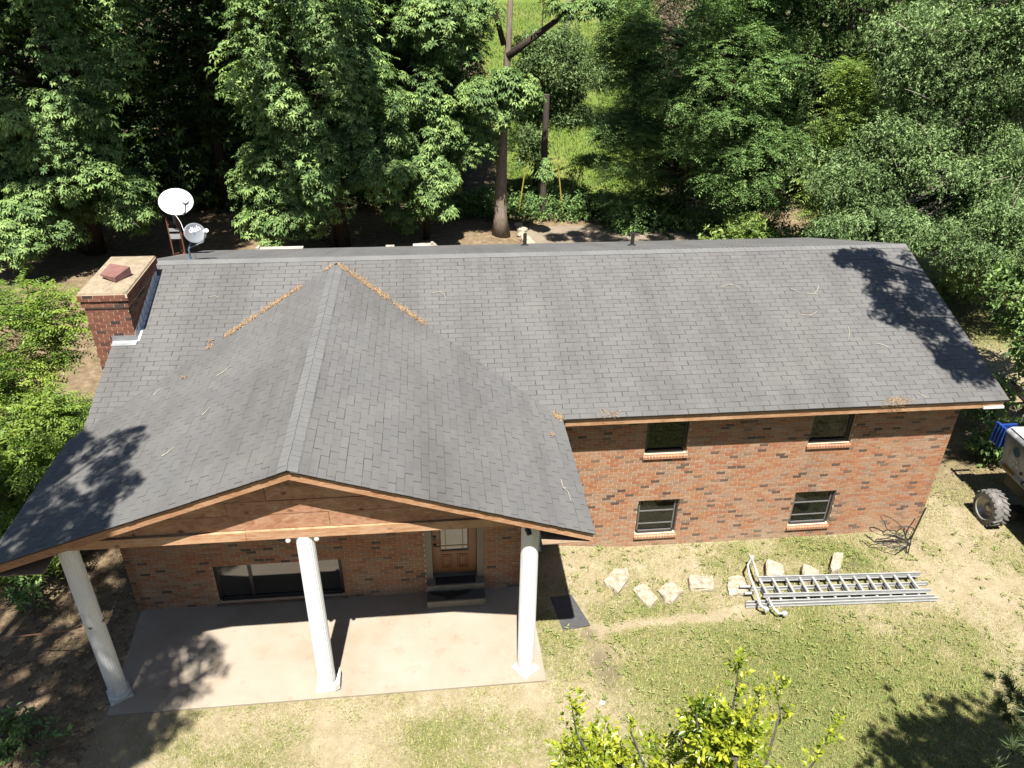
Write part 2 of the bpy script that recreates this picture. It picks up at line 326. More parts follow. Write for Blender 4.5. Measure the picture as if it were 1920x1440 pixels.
L['needle'] = leaf_mat('pine_needle', [(0, (0.030, 0.050, 0.018)), (0.5, (0.060, 0.092, 0.032)), (1, (0.11, 0.145, 0.060))], 0.15)
t = NT('grass_blade'); c = t.ramp(t.attr(), [(0, (0.30, 0.245, 0.145)), (0.30, (0.27, 0.24, 0.115)), (0.42, (0.205, 0.20, 0.072)), (0.72, (0.155, 0.172, 0.052)), (1, (0.11, 0.145, 0.036))])
t.done(c, 0.6, spec=0.2); L['grass'] = t.m
t = NT('meadow_grass'); c = t.ramp(t.attr(), [(0, (0.075, 0.125, 0.022)), (0.5, (0.115, 0.165, 0.033)), (1, (0.20, 0.215, 0.060))]); t.done(c, 0.6, spec=0.15); L['meadow'] = t.m

# ------------------------------------------------------------------ ground
def gz(x, y):
    x = np.asarray(x, dtype=float); y = np.asarray(y, dtype=float)
    z = -0.045-0.17*sstep(1.9, 4.2, x)-0.06*sstep(9, 14, x)
    z = z-0.12*sstep(-6.2, -9, x)*sstep(20, 12, y)
    z = z+0.11*(np.maximum(y-36, 0)**1.0)*sstep(36, 44, y)
    z = z+0.05*(fnoise(x, y, 3.1, 3)-0.5)*sstep(0.3, 1.5, np.maximum(np.maximum(x-1.9, -6.2-x), np.maximum(9.0-y, y-21.5)))
    return z
def green_amt(x, y):                                       # where the lawn is living grass and where it is straw or bare soil
    n = fnoise(x, y, 1.3, 20); n2 = fnoise(x, y, 3.6, 25)
    g = 0.47+0.95*(n-0.5)+0.7*(n2-0.5)
    g = g+0.42*np.exp(-(((x-5.6)/2.9)**2+((y-9.0)/1.25)**2))+0.10*np.exp(-(((x-8.6)/2.2)**2+((y-9.4)/1.6)**2))+0.18*np.exp(-(((x-6.0)/3.4)**2+((y-12.1)/0.6)**2))
    g = g-0.42*np.exp(-(((x-12.0)/1.6)**2+((y-11.8)/1.8)**2))-0.4*np.exp(-(((x-10.9)/0.8)**2+((y-10.9)/0.9)**2))
    ln = np.abs(y-(10.42+0.10*(x-3.0)+0.05*np.sin(2*x)))
    g = g-0.75*np.exp(-(ln/0.11)**2)*sstep(2.4, 3.2, x)*sstep(6.6, 5.6, x)
    g = g-0.35*np.exp(-(((x-3.1)/0.7)**2+((y-12.2)/0.5)**2))-0.28*sstep(0.55, 0.0, np.abs(y-8.95))*sstep(2.6, 1.4, x)-0.3*np.exp(-(((x-2.6)/0.8)**2+((y-8.8)/0.5)**2))
    g = g*sstep(-6.0, -4.2, x)+(-0.2)*(1-sstep(-6.0, -4.2, x))
    return np.clip(g, 0, 1)
def soil_amt(x, y):                                        # brown woodland earth
    s = np.maximum(sstep(-5.3, -6.4, x-0.5*(fnoise(x, y, 1.0, 31)-0.5)), sstep(20, 23, y)*sstep(400, 390, y)*np.maximum(sstep(14.6, 13.0, x), sstep(28, 31, y)))
    return np.clip(np.maximum(s, 0.55*sstep(11.4, 12.6, x)*sstep(12.5, 15, y)*sstep(20, 17, y)), 0, 1)
def dark_patch(x, y):
    n = fnoise(x, y, 0.35, 41)
    d = np.exp(-(((x-2.75)/0.20)**2+((y-10.3)/0.14)**2))+1.0*np.exp(-(((x-2.85)/0.28)**2+((y-9.75)/0.35)**2))+1.1*np.exp(-(((x-2.95)/0.22)**2+((y-9.25)/0.30)**2))+np.exp(-(((x-8.85)/0.30)**2+((y-11.75)/0.2)**2))
    return np.clip(d*(0.2+1.6*n)-0.25, 0, 1)
xs = np.concatenate([np.linspace(-160, -14, 40), np.linspace(-13.6, 15, 260), np.linspace(15.5, 40, 50), np.linspace(43, 190, 40)])
ys = np.concatenate([np.linspace(-60, 4, 24), np.linspace(4.4, 15, 110), np.linspace(15.3, 46, 100), np.linspace(47, 90, 40), np.linspace(95, 320, 40)])
X, Y = np.meshgrid(xs, ys); Z = gz(X, Y); nx, ny = len(xs), len(ys)
idx = np.arange(nx*ny).reshape(ny, nx)
fc = np.stack([idx[:-1, :-1], idx[:-1, 1:], idx[1:, 1:], idx[1:, :-1]], -1).reshape(-1, 4)
gme = np_mesh('ground', np.stack([X, Y, Z], -1).reshape(-1, 3), fc, smooth=True)
ca = gme.attributes.new('mask', 'FLOAT_COLOR', 'POINT')
mead = sstep(35.2, 36.5, Y)*sstep(2.5, 4.5, X-0.02*(Y-36))*(1-sstep(10.5, 12.5, X-0.24*(Y-36)))
yardg = sstep(13.5, 15.5, X)*sstep(20.0, 22.0, Y)*sstep(33, 28, Y)
Rm = np.clip(np.maximum(green_amt(X, Y), 0.75*yardg*(0.4+fnoise(X, Y, 2, 51))), 0, 1)
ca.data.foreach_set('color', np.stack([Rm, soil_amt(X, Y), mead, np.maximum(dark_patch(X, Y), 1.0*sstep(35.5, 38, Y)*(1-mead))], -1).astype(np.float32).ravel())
t = NT('ground_cover'); a = t.node('ShaderNodeAttribute', attribute_name='mask'); sp = t.node('ShaderNodeSeparateColor'); t.l.new(a.outputs['Color'], sp.inputs[0])
straw = t.ramp(t.noise(3.0, 7, None, 0.7), [(0.3, (0.25, 0.205, 0.125)), (0.5, (0.31, 0.26, 0.17)), (0.7, (0.37, 0.315, 0.22))])
green = t.ramp(t.noise(14, 6, None, 0.7), [(0.3, (0.13, 0.13, 0.045)), (0.7, (0.20, 0.185, 0.075))])
soil = t.ramp(t.noise(4, 7, None, 0.7), [(0.3, (0.115, 0.082, 0.050)), (0.55, (0.205, 0.152, 0.095)), (0.7, (0.29, 0.225, 0.145))])
mea = t.ramp(t.noise(0.35, 7, None, 0.72), [(0.3, (0.070, 0.125, 0.020)), (0.5, (0.125, 0.175, 0.033)), (0.72, (0.22, 0.22, 0.075))])
gf = t.math('ADD', sp.outputs[0], t.val(t.noise(9, 5, None, 0.7), 0.3, 0.7, -0.3, 0.3))
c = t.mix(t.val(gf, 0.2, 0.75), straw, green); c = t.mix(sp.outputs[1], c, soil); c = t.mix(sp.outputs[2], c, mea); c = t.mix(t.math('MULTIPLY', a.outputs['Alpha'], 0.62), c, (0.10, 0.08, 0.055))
t.bump(t.noise(22, 7, None, 0.75), 0.55, 0.05); M['ground'] = t.done(c, 0.95, spec=0.1)
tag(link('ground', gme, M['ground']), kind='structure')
# parts keep their world coordinates whatever their thing's own origin is
_link0 = link
def link(name, me, mat, parent=None):
    o = _link0(name, me, mat, parent)
    if parent is not None and parent.type == 'EMPTY': o.matrix_parent_inverse = parent.matrix_basis.inverted()
    return o

# ------------------------------------------------------------------ patio, rear drive
b = MB(); b.prism([(-5.80, 9.19, -0.12), (1.75, 9.22, -0.12), (1.70, 11.60, -0.12), (-5.92, 11.60, -0.12)], (0, 0, 0.12))
tag(b.build('patio', M['patio'], bevel=0.008), kind='structure')
xs_ = np.linspace(4.0, 13.5, 30); ys_ = np.linspace(27.0, 33.9, 20); XX, YY = np.meshgrid(xs_, ys_)
ii = np.arange(600).reshape(20, 30); ff = np.stack([ii[:-1, :-1], ii[:-1, 1:], ii[1:, 1:], ii[1:, :-1]], -1).reshape(-1, 4)
YY2 = YY-0.12*np.maximum(XX-7.5, 0)**1.5*sstep(30, 34, YY)
tag(link('driveway', np_mesh('driveway', np.stack([XX, YY2, gz(XX, YY2)+0.03], -1).reshape(-1, 3), ff), M['drive']), kind='structure')

# ------------------------------------------------------------------ the house
HOUSE = empty('brick_house', (0, 0, 0), 'low brick house with dark grey shingle roof and columned front porch', 'house')
YF, ZE, YR, ZR, XL, XR = 12.284, 3.549, 17.015, 5.10, -6.42, 11.47
PX, PZ, PXL, PXR, PY = -2.1445, 5.040, -6.65, 2.361, 9.058
SLM = (ZR-ZE)/(YR-YF); SLP = (PZ-ZE)/(PX-PXL)
PYV = YF+(PZ-ZE)/SLM
BRICKS = []                                               # (centre, u, n, half length, tint, wall object, visible)
def brick_tint():
    r = rng.random()
    if r < 0.065: return rng.uniform(0.0, 0.09)
    if r < 0.15: return rng.uniform(0.10, 0.28)
    if r < 0.36: return rng.uniform(0.28, 0.5)
    return rng.uniform(0.5, 1.0)
def snapz(z, z0): return z0+0.0677*round((z-z0)/0.0677) if z > z0+0.01 else z
def brick_wall(name, o, u, n, length, z0, z1, openings=(), thick=0.17, parent=None, vis=None, zfun=None, key='brick', mortar=None, lay=True, bl=0.2032, bh=0.0677):
    o = Vector((o[0], o[1], 0)); u = Vector(u); n = Vector(n)
    if lay: openings = [(a, b_, snapz(c, z0), snapz(d, z0)) for (a, b_, c, d) in openings]
    w = MB()
    cuts_u = sorted({0.0, length, *[c for op in openings for c in op[:2]]}); cuts_z = sorted({z0, z1, *[c for op in openings for c in op[2:]]})
    for i in range(len(cuts_u)-1):
        for j in range(len(cuts_z)-1):
            a, b_, c, d = cuts_u[i], cuts_u[i+1], cuts_z[j], cuts_z[j+1]
            if any(op[0] <= a+1e-6 and b_ <= op[1]+1e-6 and op[2] <= c+1e-6 and d <= op[3]+1e-6 for op in openings): continue
            P = lambda uu, zz, k: o+u*uu+Vector((0, 0, zz))-n*(thick*k)
            q = [P(a, c, 0), P(b_, c, 0), P(b_, c, 1), P(a, c, 1)]; tq = [p+Vector((0, 0, d-c)) for p in q]
            if u.cross(Vector((0, 0, 1))).dot(n) < 0: q = q[::-1]; tq = tq[::-1]
            w.hexa(q, tq)
    wall = w.build(name, mortar or M['mortar'], parent or HOUSE)
    if not lay: return wall
    k = 0; z = z0+0.005
    while z+bh*0.9 <= z1+0.02:
        off = (bl/2 if k % 2 else 0.0)+0.01*math.sin(k*1.7)
        s = -off
        while s < length:
            a, b_ = max(0.0, s), min(length, s+bl-0.0095)
            segs = [(a, b_)]
            for op in openings:
                if z+bh-0.012 > op[2]+0.004 and z < op[3]-0.004:
                    ns = []
                    for (p, q) in segs:
                        if q <= op[0] or p >= op[1]: ns.append((p, q)); continue
                        if p < op[0]: ns.append((p, op[0]))
                        if q > op[1]: ns.append((op[1], q))
                    segs = ns
            for (p, q) in segs:
                if q-p > 0.03:
                    c = o+u*((p+q)/2)+Vector((0, 0, z+(bh-0.0102)/2))
                    BRICKS.append((c, u, n, (q-p)/2, brick_tint(), wall, key, (vis(c) if vis else True)))
            s += bl
        z += bh; k += 1
    return wall
wing = brick_wall('wall', (1.56, 12.76), (1, 0, 0), (0, -1, 0), 9.32, -0.36, 3.40,
    [(2.64, 3.55, 0.125, 1.09), (6.15, 7.10, 0.125, 1.09), (2.63, 3.53, 2.31, 3.22), (6.14, 7.07, 2.35, 3.22)], vis=lambda c: c.z < 3.2 and c.x > 2.5)
pwall = brick_wall('wall', (-5.96, 11.55), (1, 0, 0), (0, -1, 0), 7.52, -0.06, 3.45, [(1.53, 3.98, 0.05, 1.04), (5.60, 6.75, -0.06, 2.42)], vis=lambda c: c.z < 1.5)
no = lambda c: False
brick_wall('wall', (1.56, 11.55), (0, 1, 0), (1, 0, 0), 1.21, -0.3, 3.45, vis=no)
brick_wall('wall', (10.88, 12.76), (0, 1, 0), (1, 0, 0), 8.5, -0.36, 3.40, vis=no)
brick_wall('wall', (-5.96, 21.26), (0, -1, 0), (-1, 0, 0), 9.71, -0.3, 3.40, vis=no)
brick_wall('wall', (10.88, 21.26), (-1, 0, 0), (0, 1, 0), 16.84, -0.36, 3.40, lay=False)
b = MB()                                                   # timber gable ends above the brick
for x, d in ((10.84, 0.03), (-5.95, 0.03)):
    b.prism([(x, 12.7, 3.39), (x, 21.3, 3.39), (x, 21.3, 3.6), (x, YR, ZR-0.08), (x, 12.7, 3.6)], (d, 0, 0))
b.build('gable_end', M['gable'], HOUSE)
b = MB(); b.box(-5.80, 10.7, 12.95, 21.15, 2.2, 2.25); b.box(-5.80, 10.7, 12.95, 21.15, -0.2, -0.15); b.box(-5.80, 1.38, 11.80, 12.94, -0.2, -0.15)
b.build('floor', M['soffit'], HOUSE)

# chimney: a part of the house, its bricks its sub-parts
CX0, CX1, CY0, CY1, CZ = -6.80, -5.985, 14.66, 16.52, 5.42
b = MB(); b.box(CX0+0.02, CX1-0.02, CY0+0.02, CY1-0.02, -0.3, CZ-0.05)
CH = b.build('chimney', M['mortar'], HOUSE)
def roofz(y): return ZE+SLM*(y-YF) if y < YR else ZR-SLM*(y-YR)
def chim(z0, z1, pr):
    lo = [(CX0-pr, CY0-pr), (CX1+pr, CY0-pr), (CX1+pr, CY1+pr), (CX0-pr, CY1+pr)]
    us = [(1, 0, 0), (0, 1, 0), (-1, 0, 0), (0, -1, 0)]; ns = [(0, -1, 0), (1, 0, 0), (0, 1, 0), (-1, 0, 0)]
    ls = [CX1-CX0+2*pr, CY1-CY0+2*pr]*2
    for k in range(4):
        th = 0.03+pr
        wo = brick_wall('mortar_bed', (lo[k][0]+0.004*Vector(us[k]).x, lo[k][1]+0.004*Vector(us[k]).y), us[k], ns[k], ls[k]-0.008, z0, z1, thick=th, parent=CH, key='chimney_brick',
            vis=(lambda c: c.z > roofz(c.y)+0.05) if k in (0, 1) else no)
chim(-0.3, 5.092, 0.0); chim(5.094, 5.228, 0.035); chim(5.230, 5.364, 0.062)
for br in range(len(BRICKS)):                              # a chimney brick belongs to the chimney itself, one level below the house
    r = BRICKS[br]
    if r[6] == 'chimney_brick': BRICKS[br] = r[:5]+(CH,)+r[6:]
b = MB(); p_ = 0.055
b.hexa([(CX0-p_, CY0-p_, 5.366), (CX1+p_, CY0-p_, 5.366), (CX1+p_, CY1+p_, 5.366), (CX0-p_, CY1+p_, 5.366)], [(CX0-0.04, CY0-0.04, 5.40), (CX1+0.04, CY0-0.04, 5.40), (CX1+0.04, CY1+0.04, 5.40), (CX0-0.04, CY1+0.04, 5.40)])
b.hexa([(CX0-0.04, CY0-0.04, 5.40), (CX1+0.04, CY0-0.04, 5.40), (CX1+0.04, CY1+0.04, 5.40), (CX0-0.04, CY1+0.04, 5.40)], [(CX0+0.2, CY0+0.3, 5.435), (CX1-0.2, CY0+0.3, 5.435), (CX1-0.2, CY1-0.3, 5.435), (CX0+0.2, CY1-0.3, 5.435)])
b.build('crown', M['crown'], CH)
b = MB(); b.box(-6.52, -6.22, 15.26, 15.58, 5.42, 5.52); b.build('flue', M['rust'], CH)
b = MB(); q = [(-6.60, 15.25, 5.515), (-6.24, 15.02, 5.535), (-6.06, 15.42, 5.60), (-6.50, 15.62, 5.60)]
b.prism(q, (0, 0, 0.015)); b.prism([q[1], q[2], (-6.06, 15.42, 5.45), (-6.24, 15.02, 5.44)], (-0.012, 0.004, 0)); b.prism([q[0], q[1], (-6.24, 15.02, 5.44), (-6.60, 15.25, 5.505)], (0.006, 0.012, 0))
b.build('flue_cap', M['rust_cap'], CH)
nfl = 10
for k in range(nfl):                                       # step flashing up the right cheek
    y0 = CY0-0.02+k*(CY1-CY0+0.04)/nfl; y1 = y0+(CY1-CY0)/nfl-0.012; b = MB(); x = CX1+0.008+0.002*(k % 2)
    b.prism([(x, y0, roofz(y0)+0.005), (x, y1, roofz(y1)+0.005), (x, y1, roofz(y1)+0.20), (x, y0+0.02, roofz(y0)+0.20)], (0.004, 0, 0))
    b.prism([(x, y0, roofz(y0)+0.011), (x+0.06, y0, roofz(y0)+0.011), (x+0.06, y1, roofz(y1)+0.011), (x, y1, roofz(y1)+0.011)], (0, 0, 0.003))
    b.build('flashing', M['flash_grey'], CH)
b = MB(); z = roofz(CY0); b.box(-6.44, CX1+0.02, CY0-0.014, CY0-0.008, z, z+0.13); b.prism([(-6.44, CY0-0.012, z+0.012), (CX1+0.02, CY0-0.012, z+0.012), (CX1+0.02, CY0-0.14, roofz(CY0-0.14)+0.014), (-6.44, CY0-0.14, roofz(CY0-0.14)+0.014)], (0, 0, 0.004))
tag(b.build('flashing', M['galv'], CH), 'bright metal apron flashing at chimney foot')

# bricks: the 300 that show largest are objects, the rest one mesh
def quad_area(r):
    c, u, n, h = r[:4]; v = Vector((0, 0, 0.0288)); pts = []
    for a, bb in ((-1, -1), (1, -1), (1, 1), (-1, 1)):
        q = px_of(c+u*(h*a)+v*bb)
        if q is None or not (0 <= q[0] <= 1920 and 0 <= q[1] <= 1440): return 0.0
        pts.append(q)
    if (Vector(CAM_POS)-c).dot(n) <= 0: return 0.0
    return abs(sum(pts[i][0]*pts[(i+1) % 4][1]-pts[(i+1) % 4][0]*pts[i][1] for i in range(4)))/2
ar = [(quad_area(r) if r[7] else 0.0, i) for i, r in enumerate(BRICKS)]
pick = {i for a_, i in sorted(ar, reverse=True)[:300] if a_ > 0}
bmesh_cache = {}
def one_brick(mb, c, u, n, h, tint):
    v = Vector((0, 0, 0.0288)); f = n*0.006; k = -n*0.02
    q = [c-u*h-v, c+u*h-v]
    mb.hexa([q[0]+f, q[1]+f, q[1]+k, q[0]+k], [q[0]+f+2*v, q[1]+f+2*v, q[1]+k+2*v, q[0]+k+2*v], tint)
rest = {'brick': MB(), 'chimney_brick': MB()}
for i, (c, u, n, h, tint, wall, key, vis) in enumerate(BRICKS):
    jit = n*rng.uniform(-0.002, 0.0015)
    if i in pick:
        kk = (key, round(h, 3), round(tint*12), tuple(u))
        if kk not in bmesh_cache:
            m_ = MB(); one_brick(m_, Vector((0, 0, 0)), u, n, h, tint); bmesh_cache[kk] = m_.mesh('brick', M[key], tints=True)
        o = link('brick', bmesh_cache[kk], None, wall); o.location = c+jit
    else: one_brick(rest[key], c+jit, u, n, h, tint)
tag(rest['brick'].build('brick', M['brick'], HOUSE, tints=True), kind='stuff'); tag(rest['chimney_brick'].build('brick', M['chimney_brick'], CH, tints=True), kind='stuff')

# roof decks
th = math.atan(SLM); nF = Vector((0, -math.sin(th), math.cos(th))); wF = Vector((0, math.cos(th), math.sin(th)))
nB = Vector((0, math.sin(th), math.cos(th)))
tp = math.atan(SLP); nPL = Vector((-math.sin(tp), 0, math.cos(tp))); wPL = Vector((math.cos(tp), 0, math.sin(tp)))
nPR = Vector((math.sin(tp), 0, math.cos(tp))); wPR = Vector((-math.cos(tp), 0, math.sin(tp)))
YB = 2*YR-YF
b = MB()
b.prism([(XL, YF, ZE), (XR, YF, ZE), (XR, YR, ZR), (XL, YR, ZR)], -nF*0.035)
b.prism([(XL, YB, ZE), (XR, YB, ZE), (XR, YR, ZR), (XL, YR, ZR)], -nB*0.035)
ROOF = b.build('roof', M['drip'], HOUSE)
b = MB()
b.prism([(PXL, PY, ZE), (PXL, YF, ZE), (PX, PYV, PZ), (PX, PY, PZ)], -nPL*0.035)
b.prism([(PXR, PY, ZE), (PXR, YF, ZE), (PX, PYV, PZ), (PX, PY, PZ)], -nPR*0.035)
PROOF = b.build('roof', M['drip'], HOUSE)
SH = []
def tabs(org, u, w, n, ulo, uhi, rows, roof, keep, vis, ph=0.0, e=0.127, tw=0.3048):
    for k in range(rows):
        s0 = k*e; a = -tw+(tw/2 if k % 2 else 0)+ph+ulo+rng.uniform(-0.006, 0.006)
        while a < uhi:
            p, q = max(ulo, a+0.005), min(uhi, a+tw-0.005)
            if q-p > 0.03:
                c = org+u*((p+q)/2)+w*(s0+e/2)
                if keep(c): SH.append((c, u, w, n, (q-p)/2, e, roof, vis(c)))
            a += tw
LS = math.hypot(YR-YF, ZR-ZE)
def in_valley(c, m):                                       # under the porch roof
    k = (c.y-YF)/(PYV-YF)
    if k < 0 or k > 1: return False
    return PXL+(PX-PXL)*k+m < c.x < PXR+(PX-PXR)*k-m
tabs(Vector((0, YF, ZE)), Vector((1, 0, 0)), wF, nF, XL-0.02, XR+0.02, int(LS/0.127), ROOF,
     lambda c: not in_valley(c, 0.35) and not (CX0 < c.x < CX1-0.1 and CY0+0.1 < c.y < CY1-0.1), lambda c: not in_valley(c, 0.1) and c.z < 4.9)
tabs(Vector((0, YB, ZE)), Vector((-1, 0, 0)), Vector((0, -math.cos(th), math.sin(th))), nB, -XR-0.02, -XL+0.02, int(LS/0.127), ROOF,
     lambda c: not (CX0 < c.x < CX1 and CY0 < c.y < CY1), lambda c: False)
LP = math.hypot(PX-PXL, PZ-ZE)
def yvl(c): return YF+(c.z-ZE)/SLM
tabs(Vector((PXR, 0, ZE)), Vector((0, 1, 0)), wPR, nPR, PY-0.02, PYV+0.1, int(LP/0.127), PROOF, lambda c: c.y < yvl(c)+0.12, lambda c: c.y < yvl(c)-0.15, 0.07)
tabs(Vector((PXL, 0, ZE)), Vector((0, -1, 0)), wPL, nPL, -PYV-0.1, -PY+0.02, int(LP/0.127), PROOF, lambda c: c.y < yvl(c)+0.12, lambda c: c.y < yvl(c)-0.15, 0.02)
def sh_area(r):
    c, u, w, n, h, e = r[:6]; pts = []
    for a, bb in ((-1, -1), (1, -1), (1, 1), (-1, 1)):
        q = px_of(c+u*(h*a)+w*(bb*e/2))
        if q is None or not (0 <= q[0] <= 1920 and 0 <= q[1] <= 1440): return 0.0
        pts.append(q)
    return abs(sum(pts[i][0]*pts[(i+1) % 4][1]-pts[(i+1) % 4][0]*pts[i][1] for i in range(4)))/2
ar = [(sh_area(r) if r[7] else 0.0, i) for i, r in enumerate(SH)]
pick = {i for a_, i in sorted(ar, reverse=True)[:300] if a_ > 0}
def one_tab(mb, c, u, w, n, h, e, tint, lift):
    lo, hi = c-w*(e/2-0.0032), c+w*(e/2)
    mb.hexa([lo-u*h-n*0.004, lo+u*h-n*0.004, hi+u*h-n*0.004, hi-u*h-n*0.004], [lo-u*h+n*lift, lo+u*h+n*lift, hi+u*h+n*0.002, hi-u*h+n*0.002], tint)
rm = MB()
for i, (c, u, w, n, h, e, roof, vis) in enumerate(SH):
    tint = min(1, max(0, rng.gauss(0.5, 0.25))); c = c+u*rng.uniform(-0.004, 0.004)+w*rng.uniform(-0.004, 0.004); lift = rng.choice((0.0042, 0.0048, 0.0054))
    if i in pick:
        kk = (round(h, 3), round(tint*6), lift, tuple(n), tuple(u))
        if kk not in bmesh_cache:
            m_ = MB(); one_tab(m_, Vector((0, 0, 0)), u, w, n, h, e, tint, lift); bmesh_cache[kk] = m_.mesh('shingle', M['shingle'], tints=True)
        o = link('shingle', bmesh_cache[kk], None, roof); o.location = c
    else: one_tab(rm, c, u, w, n, h, e, tint, lift)
tag(rm.build('shingle', M['shingle'], HOUSE, tints=True), kind='stuff')
# ridge caps
cm = MB()
def cap(mb, p, d, na, nb, wa, wb, ln=0.15):
    for (nn, ww) in ((na, wa), (nb, wb)):
        a0 = p; a1 = p+d*ln
        lo0, lo1 = a0-ww*0.15, a1-ww*0.15
        mb.prism([a0+nn*0.013, a1+nn*0.0075, lo1+nn*0.0075, lo0+nn*0.013], -nn*0.005)
cap(cm, Vector((0, 0, 0)), Vector((0, 1, 0)), nPL, nPR, wPL, wPR)
cme = cm.mesh('ridge_cap', M['ridge'])
y = PY-0.02
while y < PYV-0.2:
    o = link('ridge_cap', cme, None, PROOF); o.location = (PX+rng.uniform(-.006, .006), y, PZ); y += 0.127
cm = MB(); x = XL-0.02; wB = Vector((0, -math.cos(th), math.sin(th)))
while x < XR-0.1:
    cap(cm, Vector((x, YR+rng.uniform(-.006, .006), ZR)), Vector((1, 0, 0)), nF, nB, wF, wB); x += 0.127
tag(cm.build('ridge_cap', M['ridge'], ROOF), kind='stuff')
for (x, y) in ((5.245, 19.089), (2.57, 20.419)):
    z = ZR-SLM*(y-YR); b = MB(); b.lathe([(0.05, -0.05), (0.05, 0.36), (0.035, 0.36)], (x, y, z), 12); b.lathe([(0.14, -0.02), (0.07, 0.05)], (x, y, z), 12); b.build('vent_pipe', M['drip'], ROOF)
# fascias, drip shadow line, gable boards, beam
b = MB(); b.box(2.42, XR-0.05, 12.335, 12.36, ZE-0.195, ZE-0.03); b.build('fascia_board', M['fascia'], HOUSE)
b = MB(); b.box(XL+0.05, XR-0.05, YB-0.07, YB-0.045, ZE-0.195, ZE-0.03); b.build('fascia_board', M['fascia'], HOUSE)
b = MB(); b.box(2.42, XR-0.06, 12.36, 12.77, 3.375, 3.395); b.build('soffit', M['soffit'], HOUSE)
for s in (-1, 1):
    xe = PXL if s < 0 else PXR
    zt = lambda x: ZE+SLP*abs(x-xe)-0.034
    x0, x1 = (xe+0.03, PX-0.001) if s < 0 else (PX+0.001, xe-0.03)
    b = MB(); b.prism([(x0, PY+0.028, zt(x0)-0.155), (x1, PY+0.028, zt(x1)-0.155), (x1, PY+0.028, zt(x1)), (x0, PY+0.028, zt(x0))], (0, 0.028, 0)); b.build('fascia_board', M['fascia'], HOUSE)
    b = MB(); xb = xe+0.045 if s < 0 else xe-0.045
    b.box(min(xb, xb-s*0.025), max(xb, xb-s*0.025), PY+0.06, YF-0.05, ZE-0.19, ZE-0.03); b.build('fascia_board', M['fascia'], HOUSE)
for (ya, yb_, zf) in ((YF, YR, ZE), (YB, YR, ZE)):        # rake boards of the main roof
    for x in (XL+0.04, XR-0.065):
        b = MB(); b.prism([(x, ya+0.05*(1 if yb_ > ya else -1), zf-0.18), (x, yb_, ZR-0.20), (x, yb_, ZR-0.035), (x, ya+0.05*(1 if yb_ > ya else -1), zf-0.02)], (0.025, 0, 0)); b.build('fascia_board', M['fascia'], HOUSE)
z0 = 3.69; row = 0
while z0 < 4.95:
    z1 = z0+(0.255 if row else 0.29); uz = lambda x: ZE+SLP*min(x-PXL, PXR-x)-0.045
    xa, xb = PXL+(z0+0.045-ZE)/SLP, PXR-(z0+0.045-ZE)/SLP
    cuts = [xa]+[c_ for c_ in ([-4.6, -1.71, 0.9] if row == 0 else ([-3.2, -0.35] if row % 2 else [-4.2, -2.6, 0.1])) if xa+0.3 < c_ < xb-0.3]+[xb]
    for i in range(len(cuts)-1):
        a_, c_ = cuts[i]+0.0035, cuts[i+1]-0.0035; yo = 9.412+0.007*((i+row) % 2)
        xs2 = sorted({a_, c_, *[v for v in (PXL+(z1-0.004+0.045-ZE)/SLP, PXR-(z1-0.004+0.045-ZE)/SLP, PX) if a_ < v < c_]})
        top = [(x, yo, min(z1-0.008, uz(x))) for x in xs2 if uz(x) > z0+0.002]
        poly = [(a_, yo, z0), (c_, yo, z0)]+top[::-1]
        clean = [poly[0]]
        for p in poly[1:]:
            if (Vector(p)-Vector(clean[-1])).length > 0.004: clean.append(p)
        if len(clean) >= 3 and (Vector(clean[0])-Vector(clean[-1])).length > 0.004:
            b = MB(); b.prism(clean, (0, 0.018, 0)); b.build('gable_board', M['gable'], HOUSE)
    z0 = z1; row += 1
b = MB(); b.box(-5.98, -2.98, 9.375, 9.66, 3.515, 3.675); b.build('beam', M['beam'], HOUSE)
b = MB(); b.box(-2.976, 1.68, 9.378, 9.66, 3.515, 3.68); b.build('beam', M['beam'], HOUSE)
for x0 in (-5.85, 1.25):
    b = MB(); b.box(x0, x0+0.28, 9.665, 11.54, 3.515, 3.68); b.build('beam', M['beam'], HOUSE)
b = MB(); b.box(-5.56, 1.24, 9.67, 11.54, 3.53, 3.55); b.box(-6.57, -5.86, 9.1, 12.2, 3.335, 3.35); b.box(1.54, 2.29, 9.1, 12.2, 3.335, 3.35); b.build('porch_ceiling', M['soffit'], HOUSE)
# columns
for (x, y, tilt) in ((-5.71, 9.60, 0.0), (-2.135, 9.50, 0.03), (1.40, 9.51, 0.0)):
    b = MB(); r0, r1 = 0.152, 0.143
    b.lathe([(r0, 0.075), (r0, 1.0), (r0*0.98+r1*0.02, 1.2), (r1, 3.515)], (x, y, 0), 120, flute=0.04, nfl=24)
    co = b.build('column', M['white'], HOUSE)
    b = MB(); rot = {(-5.71): 0.55, (-2.135): 0.06, (1.40): 0.62}[x]; h = 0.185
    q = [(x+h*math.sqrt(2)*math.cos(rot+math.pi/4+k*math.pi/2), y+h*math.sqrt(2)*math.sin(rot+math.pi/4+k*math.pi/2), 0.0) for k in range(4)]
    b.hexa(q, [(p[0], p[1], 0.035) for p in q]); b.lathe([(0.180, 0.035), (0.186, 0.05), (0.176, 0.075), (0.156, 0.085)], (x, y, 0), 40); b.build('base_plate', M['base_white'], co, bevel=0.004)
b = MB(); b.prism([(-1.985, 9.30, 0.036), (-1.90, 9.34, 0.036), (-1.91, 9.62, 0.036), (-1.935, 9.70, 0.036)], (0, 0, 0.13)); tag(b.build('base_shim', M['base_white'], HOUSE), 'broken white piece standing against middle column base')
for x in (-2.37, -1.94):
    b = MB(); b.lathe([(0.015, 0.02), (0.036, 0.04), (0.042, 0.06), (0.033, 0.09), (0.015, 0.105)], (x, 9.40, 3.395), 16); b.build('floodlight', M['base_white'], HOUSE, smooth=True)
